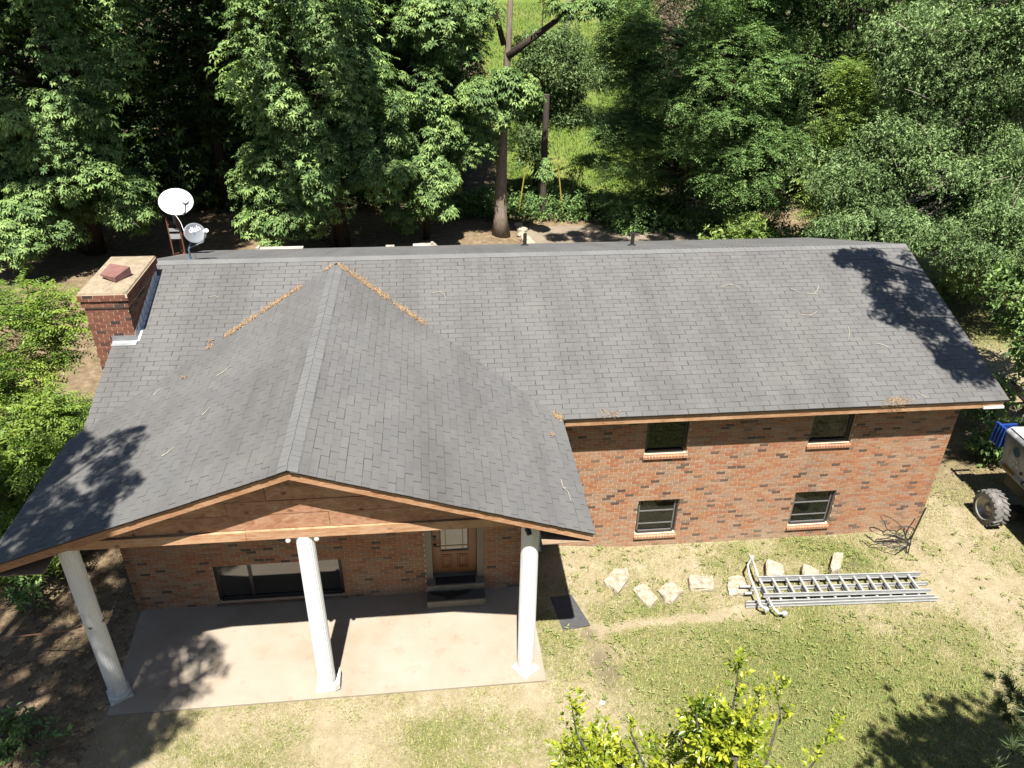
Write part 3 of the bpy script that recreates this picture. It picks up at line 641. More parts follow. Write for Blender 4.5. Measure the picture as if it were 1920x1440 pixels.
b = MB(); b.tube([(1.33, 9.36, 3.47), (1.36, 9.27, 3.40)], [0.05, 0.04], 12); b.tube([(1.33, 9.38, 3.5), (1.33, 9.38, 3.44)], 0.02); b.build('security_camera', M['black'], HOUSE)
# windows of the wing
def window(x0, x1, z0, z1, y, rails, panes, sill=True, mull=None):
    wd = empty('window'); wd.parent = HOUSE
    zw = -0.36 if y > 12 else -0.06; z0, z1 = snapz(z0, zw)+0.001, snapz(z1, zw)-0.001
    yf, yb = y+0.075, y+0.13; w = 0.05; b = MB()
    b.box(x0, x0+w, yf, yb, z0, z1); b.box(x1-w, x1, yf, yb, z0, z1); b.box(x0+w, x1-w, yf, yb, z1-w, z1); b.box(x0+w, x1-w, yf-0.035, yb, z0, z0+0.035)
    b.build('frame', M['frame'], wd)
    b = MB(); b.box(x0+w+0.03, x1-w-0.03, yf-0.018, yf+0.01, z0+0.037, z0+0.062)
    for zr in rails: b.box(x0+w, x1-w, yf+0.004, yf+0.03, zr-0.011, zr+0.011)
    if mull: b.box(mull-0.03, mull+0.03, yf+0.002, yf+0.035, z0+0.06, z1-w)
    for xx in (x0+w, x1-w-0.028): b.box(xx, xx+0.028, yf+0.006, yf+0.03, z0+0.062, z1-w)
    b.build('sash', M['frame_light'] if rails else M['frame'], wd)
    edges = [x0+w]+([mull] if mull else [])+[x1-w]; zs = [z0+0.05]+panes+[z1-w]
    for i in range(len(edges)-1):
        for j in range(len(zs)-1):
            b = MB(); b.box(edges[i], edges[i+1], yb-0.03+0.006*j, yb-0.026+0.006*j, zs[j], zs[j+1]); b.build('pane', M['porch_pane'] if mull else M['pane'], wd)
    if sill:
        b = MB(); n = int((x1-x0+0.06)/0.066); ww = (x1-x0+0.05)/n
        for k in range(n):
            a = x0-0.02+k*ww
            b.hexa([(a, y-0.05, z0-0.10), (a+ww-0.009, y-0.05, z0-0.10), (a+ww-0.009, y+0.06, z0-0.08), (a, y+0.06, z0-0.08)],
                   [(a, y-0.05, z0-0.038), (a+ww-0.009, y-0.05, z0-0.038), (a+ww-0.009, y+0.06, z0-0.004), (a, y+0.06, z0-0.004)], rng.uniform(0.66, 0.9))
        sl_ = tag(b.build('window_sill', M['brick'], wd, tints=True), kind='stuff')
        b = MB(); b.hexa([(x0-0.018, y-0.046, z0-0.096), (x1+0.025, y-0.046, z0-0.096), (x1+0.025, y+0.05, z0-0.08), (x0-0.018, y+0.05, z0-0.08)], [(x0-0.018, y-0.046, z0-0.044), (x1+0.025, y-0.046, z0-0.044), (x1+0.025, y+0.05, z0-0.011), (x0-0.018, y+0.05, z0-0.011)])
        b.build('sill_mortar', M['mortar'], wd)
    return wd
window(4.20, 5.11, 0.125, 1.09, 12.76, [0.35, 0.70], [0.70]); window(7.71, 8.66, 0.125, 1.09, 12.76, [0.35, 0.70], [0.70])
window(4.19, 5.09, 2.31, 3.22, 12.76, [], [2.78]); window(7.70, 8.63, 2.35, 3.22, 12.76, [], [2.80])
window(-4.43, -1.98, 0.05, 1.04, 11.55, [], [], False, -3.76)
b = MB(); b.box(-4.47, -1.94, 11.515, 11.60, 0.0, 0.046); b.build('window_sill', M['brick'], HOUSE)
# door
DR = empty('door'); DR.parent = HOUSE
yd = 11.70
b = MB(); b.box(-0.22, -0.075, yd, yd+0.045, 0.36, 2.40); b.box(0.505, 0.65, yd, yd+0.045, 0.36, 2.40); b.box(-0.075, 0.505, yd, yd+0.045, 0.36, 0.925); b.box(-0.075, 0.505, yd, yd+0.045, 1.86, 2.40); b.build('door_leaf', M['door'], DR)
b = MB(); b.box(-0.045, 0.475, yd+0.012, yd+0.02, 0.955, 1.83); b.build('pane', M['door_pane'], DR)
b = MB()
for (xa, xb, za, zb) in ((-0.075, -0.045, 0.925, 1.86), (0.475, 0.505, 0.925, 1.86), (-0.045, 0.475, 0.925, 0.955), (-0.045, 0.475, 1.83, 1.86)): b.box(xa, xb, yd-0.012, yd+0.02, za, zb)
for (xa, xb) in ((-0.05, 0.165), (0.265, 0.48)):
    for g in (0.0, 0.04):
        A, B_, C, D = xa+g, xb-g, 0.50+g, 0.85-g
        b.box(A, B_, yd-0.008, yd-0.001, C, C+0.014); b.box(A, B_, yd-0.008, yd-0.001, D-0.014, D); b.box(A, A+0.014, yd-0.008, yd-0.001, C+0.014, D-0.014); b.box(B_-0.014, B_, yd-0.008, yd-0.001, C+0.014, D-0.014)
b.build('moulding', M['door_dark'], DR)
b = MB()
for x in (0.045, 0.385): b.box(x-0.009, x+0.009, yd+0.004, yd+0.012, 0.955, 1.83)
for z in (1.065, 1.72): b.box(-0.045, 0.475, yd+0.0035, yd+0.0115, z-0.009, z+0.009)
b.build('came', M['brass'], DR)
b = MB(); b.tube([(-0.165, yd, 1.12), (-0.165, yd-0.06, 1.12), (-0.06, yd-0.065, 1.12)], 0.013); b.lathe([(0.032, -0.01), (0.032, 0.01)], (-0.165, yd-0.005, 1.12), 12); b.box(-0.195, -0.135, yd-0.022, yd-0.001, 1.23, 1.34); b.build('handle', M['black'], DR)
b = MB(); b.box(-0.36, -0.225, 11.56, 11.78, 0.33, 2.42); b.box(0.655, 0.79, 11.56, 11.78, 0.33, 2.42); b.box(-0.225, 0.655, 11.66, 11.78, 2.40, 2.42); b.build('door_frame', M['beige'], HOUSE)
b = MB(); b.box(-0.36, 0.79, 11.37, 11.78, 0.0, 0.33); b.box(-0.36, 0.79, 11.09, 11.368, 0.0, 0.185); st_ = b.build('door_step', M['step'], HOUSE, bevel=0.01)
b = MB(); b.box(-0.355, 0.785, 11.12, 11.365, 0.186, 0.190); b.build('tread', M['step_dark'], st_)
b = MB(); b.box(-0.225, 0.655, 11.62, 11.70, 0.331, 0.36); b.build('threshold', M['frame_light'], HOUSE)
# gutter corner, rear gutter, downspout
b = MB(); b.box(11.0, 11.44, 12.300, 12.330, ZE-0.20, ZE-0.155); b.build('gutter', M['white'], HOUSE)
b = MB(); b.box(-5.05, 0.2, 22.12, 22.3, 3.20, 3.34); b.box(-4.98, -3.75, 22.10, 22.32, 3.341, 3.415); b.hexa([(-5.12, 22.1, 3.2), (-4.985, 22.1, 3.2), (-4.985, 22.3, 3.2), (-5.12, 22.3, 3.2)], [(-5.08, 22.1, 3.47), (-4.985, 22.1, 3.47), (-4.985, 22.3, 3.47), (-5.04, 22.3, 3.47)])
b.hexa([(-0.55, 22.1, 3.341), (0.18, 22.1, 3.341), (0.18, 22.32, 3.341), (-0.55, 22.32, 3.341)], [(-0.55, 22.1, 3.415), (0.10, 22.1, 3.43), (0.10, 22.32, 3.43), (-0.55, 22.32, 3.415)]); b.box(-0.02, 0.06, 22.14, 22.24, 3.441, 3.50); b.box(-1.35, -1.1, 22.1, 22.3, 3.341, 3.40)
tag(b.build('gutter', M['beige_pale'], HOUSE), 'white gutter along rear eave')
b = MB(); b.tube([(2.05, 12.69, 1.0), (2.05, 12.69, 0.02), (2.08, 12.60, -0.08), (2.15, 12.35, -0.14)], 0.045, 8); b.build('downspout', M['flash_grey'], HOUSE)
# ------------------------------------------------------------------ things on and by the house
def gzf(x, y): return float(gz(x, y))
# eagle door mat on the lower step
cx, cy, cz = 0.10, 11.235, 0.191
half = [(0.0, 0.115), (0.05, 0.085), (0.10, 0.075), (0.20, 0.095), (0.32, 0.115), (0.43, 0.12), (0.40, 0.085), (0.36, 0.075), (0.37, 0.055), (0.31, 0.05), (0.32, 0.025), (0.25, 0.025), (0.25, 0.0), (0.19, 0.005), (0.18, -0.02), (0.12, -0.015), (0.08, -0.06), (0.105, -0.105), (0.05, -0.095), (0.0, -0.115)]
EM = empty('door_mat', (cx, cy, cz), 'black cut-out door mat in spread-winged bird shape on the lower doorstep', 'door mat')
b = MB()
for s in (-1, 1):                                          # wings: fans of feathers, butted at the body
    pts = [(cx+s*p[0], cy+p[1], cz) for p in half]
    for i in range(len(half)-1):
        tri = [(cx, cy+0.02-0.0001*i, cz), pts[i], pts[i+1]]
        b.prism(tri, (0, 0, 0.016))
o = b.build('body', M['black'], EM)
b = MB(); b.lathe([(0.030, 0.015), (0.026, 0.03), (0.01, 0.034)], (cx+0.01, cy+0.085, cz), 12); b.build('head', M['black'], EM)
b = MB(); b.box(-0.18, 0.62, 11.40, 11.60, 0.331, 0.345); tag(b.build('door_mat', M['mat'], bevel=0.004), 'plain dark fibre mat lying at the foot of the front door', 'door mat')
b = MB(); zz = gzf(2.4, 10.8); b.prism([(2.114, 11.239, -0.09), (2.234, 10.355, -0.10), (2.79, 10.479, -0.12), (2.559, 11.288, -0.12)], (0, 0, 0.055)); tag(b.build('rubber_mat', M['rubber'], bevel=0.006), 'grey rubber mat on the grass beside the patio, half in shadow', 'mat')
# scrap and board
b = MB(); x, y = 2.66, 8.70; z = gzf(x, y); b.add([(x-.05, y-.02, z+.03), (x+.03, y-.045, z+.05), (x+.06, y+.03, z+.03), (x-.02, y+.05, z+.055), (x, y, z+.075)], [(0, 1, 4), (1, 2, 4), (2, 3, 4), (3, 0, 4)])
tag(b.build('paper_scrap', M['paper']), 'crumpled white scrap of paper lying on the dry lawn', 'litter')
b = MB(); b.hexa([(-6.56, 10.25, -.05), (-6.45, 10.2, -.05), (-6.25, 10.5, -.05), (-6.36, 10.55, -.05)], [(-6.56, 10.25, 0.0), (-6.45, 10.2, 0.0), (-6.25, 10.5, 0.0), (-6.36, 10.55, 0.0)]); tag(b.build('wood_block', M['board']), 'short piece of old board on the shaded earth left of the patio', 'board')
b = MB(); b.tube([(-5.86, 9.5, 1.80), (-6.3, 9.8, 1.42), (-7.0, 10.3, 0.86), (-7.9, 10.5, 0.60), (-8.8, 10.6, 0.45)], 0.014, 6); b.tube([(-5.875, 9.6, 1.80), (-5.71, 9.435, 1.80), (-5.545, 9.6, 1.80), (-5.71, 9.765, 1.80), (-5.875, 9.6, 1.80)], 0.014, 6)
tag(b.build('rope', M['rope']), 'reddish rope tied round the left porch column', 'rope')

# twigs on the roof
TW = [[(8.06, 15.57, 4.63), (8.16, 15.52, 4.61), (8.22, 15.42, 4.58)], [(8.37, 15.41, 4.57), (8.54, 15.4, 4.57), (8.67, 15.52, 4.61), (8.75, 15.65, 4.65)],
 [(7.96, 14.8, 4.37), (8.16, 14.74, 4.36), (8.3, 14.78, 4.37), (8.4, 14.86, 4.39)], [(8.93, 14.39, 4.24), (8.89, 14.21, 4.18), (8.76, 13.98, 4.11)],
 [(9.34, 13.88, 4.07), (9.48, 13.83, 4.06), (9.63, 13.72, 4.02)], [(6.46, 15.69, 4.66), (6.65, 15.77, 4.69), (6.8, 15.74, 4.68), (6.9, 15.62, 4.64)],
 [(-0.01, 15.75, 4.69), (0.14, 15.8, 4.7), (0.24, 15.71, 4.67), (0.26, 15.58, 4.63)], [(9.65, 12.53, 3.63), (9.71, 12.46, 3.61), (9.76, 12.4, 3.59)],
 [(-4.76, 15.83, 4.71), (-4.63, 15.84, 4.72), (-4.55, 15.79, 4.7)], [(-4.02, 12.9, 4.42), (-3.92, 12.98, 4.45), (-3.82, 13.13, 4.49)],
 [(-4.39, 10.58, 4.3), (-4.32, 10.63, 4.32), (-4.24, 10.73, 4.35)], [(-5.25, 12.99, 4.01), (-5.21, 13.08, 4.03), (-5.16, 13.18, 4.04)],
 [(-3.96, 11.53, 4.44), (-3.92, 11.62, 4.45), (-3.88, 11.72, 4.47)], [(2.0, 10.28, 3.67), (2.0, 10.06, 3.67), (2.07, 9.95, 3.65), (2.08, 9.74, 3.64)], [(-0.78, 15.28, 4.59), (-0.7, 15.3, 4.56), (-0.61, 15.41, 4.54)]]
TL = ['pale twig on main roof, left of the curved one near its middle', 'curved pale twig on the main roof, highest of the right-hand cluster', 'bent twig on main roof below the curved pair', 'forked twig standing out beside the tree shadow on main roof',
 'straight twig at lower tip of the tree shadow on main roof', 'arched grey twig on the upper main roof, above the wing windows', 'hooked twig on main roof just right of the porch valley', 'twig at the main eave near the right corner',
 'tiny pale twig on the roof right of the chimney', 'straight pale twig halfway down the left porch slope', 'longest pale twig low on the left porch slope', 'twig at the top edge of the tree shadow on left porch slope',
 'small curled twig in the middle of left porch slope', 'long wavy white twig by the right porch eave', 'short thick twig lying in the right valley among pine straw']
for pts, lb in zip(TW, TL):
    b = MB(); P = [Vector(p)+Vector((0, 0, 0.022)) for p in pts]; b.tube(P, [0.006]+[0.005]*(len(P)-2)+[0.003], 6)
    if len(P) > 3: b.tube([P[1], P[1]+Vector((0.07, -0.05, 0.02))], [0.004, 0.002], 5)
    tag(b.build('twig', M['twig']), lb, 'twig', 'fallen twigs on the roof')
# pine straw in the valleys
vs, fs, ts = [], [], []
def straw(p, spread, n, along, ln=0.13):
    for _ in range(n):
        q = Vector(p)+along*rng.gauss(0, spread[0])+Vector((rng.gauss(0, spread[1]), rng.gauss(0, spread[1]), 0))
        zm = ZE+SLM*(q.y-YF); zp_ = ZE+SLP*min(q.x-PXL, PXR-q.x) if in_valley(q, 0) or q.y < YF else -9
        q.z = max(zm, zp_)+rng.uniform(0.012, 0.035)
        a = rng.uniform(0, math.pi); d = (Vector((math.cos(a), math.sin(a), 0))*0.6+along.normalized()*rng.choice((-1, 1))*0.7).normalized()*ln*rng.uniform(.5, 1.1)
        s_ = Vector((-d.y, d.x, 0)).normalized()*0.0042; k = len(vs)
        vs.extend([q-s_, q+s_, q+d+s_*0.6+Vector((0, 0, d.y*SLM*0.8 if zm > zp_ else -abs(d.x)*0.0))]); fs.append((k, k+1, k+2)); ts.append(rng.random())
topL, botL = Vector((PX, PYV, PZ)), Vector((PXL, YF, ZE)); botR = Vector((PXR, YF, ZE))
for (bot, segs) in ((botL, [(0.035, 0.06, 80), (0.17, 0.34, 560), (0.36, 0.48, 420), (0.52, 0.55, 40)]), (botR, [(0.03, 0.27, 860), (0.31, 0.44, 380), (0.985, 1.0, 130)])):
    al = bot-topL
    for (a_, c_, n) in segs:
        for k in range(n//12):
            f = rng.uniform(a_, c_); p = topL+al*f; p.x += (0.06 if bot is botL else -0.06)
            straw(p, (0.012, 0.038), 12, al.normalized())
for (x, n) in ((9.2, 90), (3.3, 40), (9.0, 40)): straw((x, YF+0.05, ZE), (0.1, 0.06), n, Vector((1, 0, 0)))
tag(link('pine_straw', np_mesh('pine_straw', [tuple(v) for v in vs], fs, ts, M['needle_litter']), None), kind='stuff')
# a few dry leaves on the roof
for (x, y, s, lb) in ((-4.52, 14.55, 1, 'curled orange leaf on the roof right of the chimney foot'), (2.05, 11.6, -1, 'dry star-shaped leaf on the right porch slope near the eave'), (-4.75, 13.3, 1, 'small dead leaf beside the left valley')):
    z = max(ZE+SLM*(y-YF) if y > YF else -9, ZE+SLP*min(x-PXL, PXR-x) if (y < YF or in_valley(Vector((x, y, 0)), 0)) else -9)+0.03; b = MB()
    for k in range(5):
        a = k*1.256+x; b.add([(x, y, z), (x+.045*math.cos(a-.25), y+.045*math.sin(a-.25), z+.02), (x+.085*math.cos(a), y+.085*math.sin(a), z), (x+.045*math.cos(a+.25), y+.045*math.sin(a+.25), z+.02)], [(0, 1, 2), (0, 2, 3)], 0.7)
    tag(b.build('dry_leaf', M['needle_litter'], tints=True), lb, 'leaf')

# antenna tower with its dish, and the second dish on the roof
TWR = empty('antenna_tower', (-6.55, 20.1, -0.2), 'rusty three-legged lattice tower behind the chimney', 'tower')
LG = [(-6.69, 20.0), (-6.40, 20.0), (-6.55, 20.27)]; tm = rng
for (x, y) in LG:
    b = MB(); b.tube([(x, y, -0.2), (x, y, 5.12)], 0.02, 8); b.build('leg', M['rust'], TWR)
k = 0; z = 0.3
while z < 5.05:
    for i in range(3):
        p, q = LG[i], LG[(i+1) % 3]; b = MB(); b.tube([(p[0], p[1], z), (q[0], q[1], z+0.05)], 0.011, 6); b.build('rung', M['rust'], TWR)
    z += 0.42
b = MB(); b.box(-6.67, -6.42, 19.97, 19.985, 4.55, 4.68); b.box(-6.67, -6.42, 19.97, 19.985, 4.75, 4.83); tag(b.build('bracket', M['alu'], TWR), 'pale clamp plate')
def dish(name, c, nrm, rx, depth, mat, label, upv=(0, 0, 1), ry=None):
    n = Vector(nrm).normalized(); u = Vector(upv).cross(n).normalized(); v = n.cross(u); c = Vector(c); ry = ry or rx
    T = empty(name, tuple(c), label, 'satellite dish'); R_, S_ = 8, 40; vv = [c-n*depth]; fs = []
    for r in range(1, R_+1):
        for k in range(S_):
            a = 2*math.pi*k/S_; f = r/R_; vv.append(c+u*(rx*f*math.cos(a))+v*(ry*f*math.sin(a))-n*(depth*(1-f*f)))
    for k in range(S_): fs.append((0, 1+k, 1+(k+1) % S_))
    for r in range(R_-1):
        for k in range(S_): a0 = 1+r*S_; fs.append((a0+k, a0+S_+k, a0+S_+(k+1) % S_, a0+(k+1) % S_))
    b = MB(); b.add(vv, fs); o = b.build('reflector', mat, T, smooth=True); so_ = o.modifiers.new('thick', 'SOLIDIFY'); so_.thickness = 0.012; so_.offset = -1
    return T, c, n, u, v
T, c, n, u, v = dish('satellite_dish', (-6.36, 20.0, 5.52), (0.22, -0.66, 0.62), 0.41, 0.075, M['dish_white'], 'large white satellite dish on top of the rusty tower', ry=0.36)
b = MB(); tip = c+n*0.34+u*0.21-v*0.20; b.tube([c-v*0.37+u*0.10, c-v*0.33+u*0.18+n*0.12, tip], [0.02, 0.02, 0.018], 8); b.build('feed_arm', M['dish_grey'], T)
b = MB(); b.tube([tip-n*0.01, tip+n*0.05], [0.085, 0.06], 10); b.build('feed_head', M['dish_grey'], T)
b = MB(); b.tube([c-n*0.09, c-n*0.16, Vector((-6.52, 20.1, 5.25)), Vector((-6.53, 20.1, 4.9))], 0.03, 8); b.build('mount', M['dish_grey'], T)
T, c, n, u, v = dish('satellite_dish', (-5.24, 17.34, 5.62), (0.56, -0.62, 0.45), 0.25, 0.045, M['dish_grey'], 'small grey lettered satellite dish on a mast at the roof ridge', ry=0.225)
b = MB(); b.tube([(-5.43, 17.27, 5.0), (-5.43, 17.27, 5.25), (-5.33, 17.32, 5.5), c-n*0.05], 0.022, 8); b.lathe([(0.09, 0.0), (0.06, 0.03)], (-5.43, 17.27, 5.01), 10); b.build('mast', M['dish_blue'], T)
b = MB(); tip = c+n*0.30-v*0.06+u*0.10; b.tube([Vector((-5.40, 17.28, 5.30)), c-v*0.25+n*0.12+u*0.04, tip], 0.016, 8); b.build('feed_arm', M['dish_grey'], T)
b = MB(); b.tube([tip-n*0.10, tip-n*0.03], 0.022, 8); b.tube([tip-n*0.03, tip+n*0.07], [0.045, 0.042], 10); b.build('feed_head', M['logo_white'], T)
# lettering, a curve converted from font outlines, laid on the reflector
fc_ = bpy.data.curves.new('lettering', 'FONT'); fc_.body = 'dish'; fc_.size = 0.17; fc_.align_x = 'CENTER'; fc_.extrude = 0.002
fo = bpy.data.objects.new('lettering', fc_); COL.objects.link(fo); bpy.context.view_layer.update()
fme = bpy.data.meshes.new_from_object(fo.evaluated_get(bpy.context.evaluated_depsgraph_get())); bpy.data.objects.remove(fo)
org = c+v*0.035+u*0.03
for p in fme.vertices:
    q = p.co.copy(); d2 = ((q.x+0.03)**2+(q.y+0.035)**2)/(0.24*0.24)
    p.co = org+u*q.x+v*q.y-n*(0.045*(1-min(1, d2))-0.004-q.z)
fme.materials.clear(); link('lettering', fme, M['logo_white'], T)
b = MB()
for k in range(6):
    a0 = 2.2+k*0.28; a1 = a0+0.28; r0, r1 = 0.055, 0.085-0.004*k
    pt = lambda a, r: org+u*(-0.165+r*math.cos(a))+v*(0.03+r*math.sin(a))-n*(0.022-0.006)
    b.prism([pt(a0, r0), pt(a1, r0), pt(a1, r1-0.004), pt(a0, r1)], n*0.002)
b.build('swoosh', M['logo_red'], T)
b = MB(); b.tube([(-6.5, 20.1, 5.2), (-6.0, 18.9, 5.35), (-5.6, 17.8, 5.38), (-5.45, 17.4, 5.45)], 0.005, 5); tag(b.build('cable', M['logo_white']), 'thin white cable from the tower to the small dish', 'cable')

# ladders
def ladder(z0, rails, x0, x1, xr, label, dy):
    T = empty('ladder', ((x0+x1)/2, rails[1][0], z0), label, 'ladder', 'ladders lying on the lawn')
    for (ya, yb, h, xa, xb) in rails:
        b = MB(); w = 0.028
        f = lambda x, o, z: (x, ya+(yb-ya)*(x-xa)/(xb-xa)+o, z)
        for (o0, o1, za, zb) in ((-w/2, w/2, 0, 0.008), (-w/2, w/2, h-0.008, h), (-0.003, 0.003, 0.008, h-0.008)):
            b.hexa([f(xa, o0, z0+za), f(xb, o0, z0+za), f(xb, o1, z0+za), f(xa, o1, z0+za)], [f(xa, o0, z0+zb), f(xb, o0, z0+zb), f(xb, o1, z0+zb), f(xa, o1, z0+zb)])
        b.build('rail', M['alu'], T)
    for x in xr:
        ya = rails[0][0]+(rails[0][1]-rails[0][0])*(x-x0)/(x1-x0); yb = rails[1][0]+(rails[1][1]-rails[1][0])*(x-x0)/(x1-x0)
        b = MB(); zc = z0+rails[1][2]*0.55; b.hexa([(x-0.027, yb, zc-0.014), (x+0.027, yb, zc-0.014), (x+0.027, ya, zc-0.014), (x-0.027, ya, zc-0.014)], [(x-0.022, yb, zc+0.016), (x+0.022, yb, zc+0.016), (x+0.022, ya, zc+0.016), (x-0.022, ya, zc+0.016)])
        b.build('rung', M['alu'], T)
    return T
ladder(-0.095, [(11.36, 11.19, 0.125, 6.50, 10.0), (10.91, 10.74, 0.095, 6.46, 9.98)], 6.5, 10.0, [6.55, 6.83, 7.12, 7.41, 7.69, 7.98, 8.27, 8.57, 8.86, 9.15, 9.44, 9.75], 'upper aluminium ladder with all its rungs showing, on top of the stack', 0)
ladder(-0.195, [(11.22, 11.04, 0.085, 6.02, 10.12), (10.84, 10.68, 0.085, 6.08, 10.05), (10.76, 10.60, 0.085, 6.05, 10.08)], 6.05, 10.05, [6.55, 6.83, 7.12, 7.41, 7.69, 7.98, 8.27, 8.57, 8.86, 9.15, 9.44, 9.75], 'lower aluminium ladder under the other one, longest near rail', 0)
SB = empty('ladder_stabilizer', (6.3, 11.0, -0.2), 'pale tubular ladder stabilizer with curved arms at the ladders left end', 'ladder stabilizer')
zz = 0.06
b = MB(); b.tube([(6.548, 11.86, zz+.02), (6.363, 11.62, zz+.05), (6.300, 11.35, zz+.05), (6.289, 11.2, zz+.04), (6.283, 10.864, zz), (6.265, 10.60, zz-.05), (6.357, 10.52, zz-.09)], 0.024, 8); b.build('bar', M['alu_white'], SB, smooth=True)
b = MB(); b.tube([(6.548, 11.86, zz+.02), (6.53, 11.60, zz), (6.51, 11.37, zz-.04)], 0.024, 8); b.build('arm', M['alu_white'], SB, smooth=True)
b = MB(); b.tube([(6.49, 10.78, zz-.03), (6.505, 10.58, zz-.07), (6.58, 10.43, zz-.12), (6.70, 10.42, zz-.13)], 0.024, 8); b.build('arm', M['alu_white'], SB, smooth=True)
for (x, y, z) in ((6.55, 11.87, zz+.02), (6.36, 10.52, zz-.09), (6.71, 10.42, zz-.13)):
    b = MB(); b.box(x-0.045, x+0.045, y-0.04, y+0.04, z-0.035, z+0.035); b.build('end_cap', M['alu_white'], SB, bevel=0.012)
b = MB(); b.tube([(6.05, 11.18, -0.03), (6.30, 11.16, -0.03)], 0.03, 8); b.tube([(6.12, 11.05, -0.1), (6.3, 11.04, -0.1)], 0.03, 8); b.build('bracket', M['alu'], SB)

# stones
ST = [([(3.279, 11.653), (3.592, 12.004), (3.882, 12.011), (3.847, 11.712), (3.499, 11.27), (3.431, 11.471)], 0.20, 'pitted pointed limestone block, first from the porch in the row of stones'),
 ([(3.867, 11.464), (4.143, 11.624), (4.346, 11.152), (4.105, 10.953), (3.973, 11.081)], 0.15, 'brownish slab with a mossy hollow, second stone from the porch'),
 ([(4.365, 11.39), (4.719, 11.605), (4.907, 11.312), (4.58, 10.999), (4.463, 11.053)], 0.17, 'diamond-shaped grey block, third stone from the porch'),
 ([(5.109, 11.681), (5.653, 11.65), (5.55, 11.271), (5.057, 11.36)], 0.18, 'oblong pale block lying square to the house, below the first lower window'),
 ([(5.969, 11.591), (6.115, 11.674), (6.318, 11.593), (6.30, 11.25), (6.141, 11.114), (5.823, 11.112), (5.846, 11.337)], 0.15, 'rounded stone partly under the ladder stabilizer'),
 ([(6.919, 11.962), (7.244, 11.737), (7.10, 11.42), (6.72, 11.47)], 0.27, 'upright pale block just behind the ladder, left of its twin'),
 ([(7.644, 11.784), (7.942, 11.548), (7.87, 11.33), (7.487, 11.36)], 0.25, 'upright pale block behind the middle of the ladder'),
 ([(8.452, 11.997), (8.581, 12.088), (8.721, 12.025), (8.40, 11.56), (8.18, 11.46), (8.19, 11.60)], 0.24, 'tall narrow stone tilted towards the house, last of the row')]
for (pts, h, lb) in ST:
    cx_ = sum(p[0] for p in pts)/len(pts); cy_ = sum(p[1] for p in pts)/len(pts); zg_ = gzf(cx_, cy_)-0.06
    bm = bmesh.new(); sc = 0.96
    top = [bm.verts.new(((p[0]-cx_)*sc, (p[1]-cy_)*sc-0.03, h+rng.uniform(-0.02, 0.02))) for p in pts]
    bot = [bm.verts.new(((p[0]-cx_)*1.03, (p[1]-cy_)*1.03-0.03, -0.03)) for p in pts]; m = len(pts)
    sides = [bm.faces.new((bot[i], bot[(i+1) % m], top[(i+1) % m], top[i])) for i in range(m)]; bm.faces.new(top); bm.faces.new(bot[::-1])
    bmesh.ops.recalc_face_normals(bm, faces=bm.faces)
    bmesh.ops.bevel(bm, geom=[e for e in bm.edges], offset=0.025, segments=1, affect='EDGES')
    bmesh.ops.triangulate(bm, faces=bm.faces)
    bmesh.ops.subdivide_edges(bm, edges=[e for e in bm.edges if e.calc_length() > 0.09], cuts=2, use_grid_fill=True)
    bmesh.ops.triangulate(bm, faces=bm.faces)
    for vtx in bm.verts:
        vtx.co += Vector((rng.uniform(-1, 1), rng.uniform(-1, 1), rng.uniform(-1, 1)))*0.012
    me = bpy.data.meshes.new('stone'); bm.to_mesh(me); bm.free()
    o = link('stone', me, M['stone']); o.location = (cx_, cy_, zg_); tag(o, lb, 'stone', 'limestone blocks in a row on the lawn')

# butterfly-shaped iron chair by the corner
BC = empty('iron_chair', (10.1, 12.1, -0.25), 'dark wire garden chair with butterfly-wing outlines by the right house corner', 'garden chair')
def wing(pts, name, cells=0, r=0.011):
    P = [Vector(p) for p in pts]; b = MB(); b.tube(P+[P[0]], r, 6); hub = P[0]
    for k in range(1, len(P)-1): b.tube([hub, hub.lerp(P[k], 0.5)+Vector((0, 0, 0.015)), P[k]], r*0.5, 4)
    for f in ((0.45, 0.7) if cells else (0.6,)): b.tube([hub.lerp(p, f) for p in P[1:]], r*0.5, 4)
    b.build(name, M['iron'], BC)
b = MB(); UP = [(10.36, 12.45, -0.10), (10.47, 12.5, -0.05), (10.305, 12.5, 0.093), (10.124, 12.5, 0.268), (9.927, 12.5, 0.411), (9.763, 12.5, 0.487), (9.675, 12.5, 0.477), (9.741, 12.5, 0.376), (9.825, 12.5, 0.306), (9.897, 12.5, 0.139), (9.973, 12.5, 0.052), (10.204, 12.5, -0.10)]
b.tube(UP+[UP[0]], 0.008, 6); b.build('wing_frame', M['iron'], BC)
wing([(10.424, 12.348, -0.16), (10.45, 12.322, -0.072), (10.414, 12.248, 0.175), (10.326, 12.199, 0.336), (10.154, 12.171, 0.428), (10.028, 12.19, 0.366), (9.971, 12.221, 0.263), (9.708, 12.2, 0.333), (9.639, 12.224, 0.253), (9.706, 12.252, 0.159), (9.852, 12.263, 0.122), (10.133, 12.312, -0.039)], 'wing', 1, 0.012)
wing([(10.30, 12.10, -0.02), (10.20, 12.20, 0.04), (10.026, 12.33, 0.05), (9.807, 12.239, 0.05), (9.552, 12.224, 0.05), (9.457, 12.142, 0.05), (9.599, 12.094, 0.04), (9.756, 11.956, 0.03), (9.914, 11.872, 0.03), (10.081, 11.963, 0.03)], 'wing', 1, 0.013)
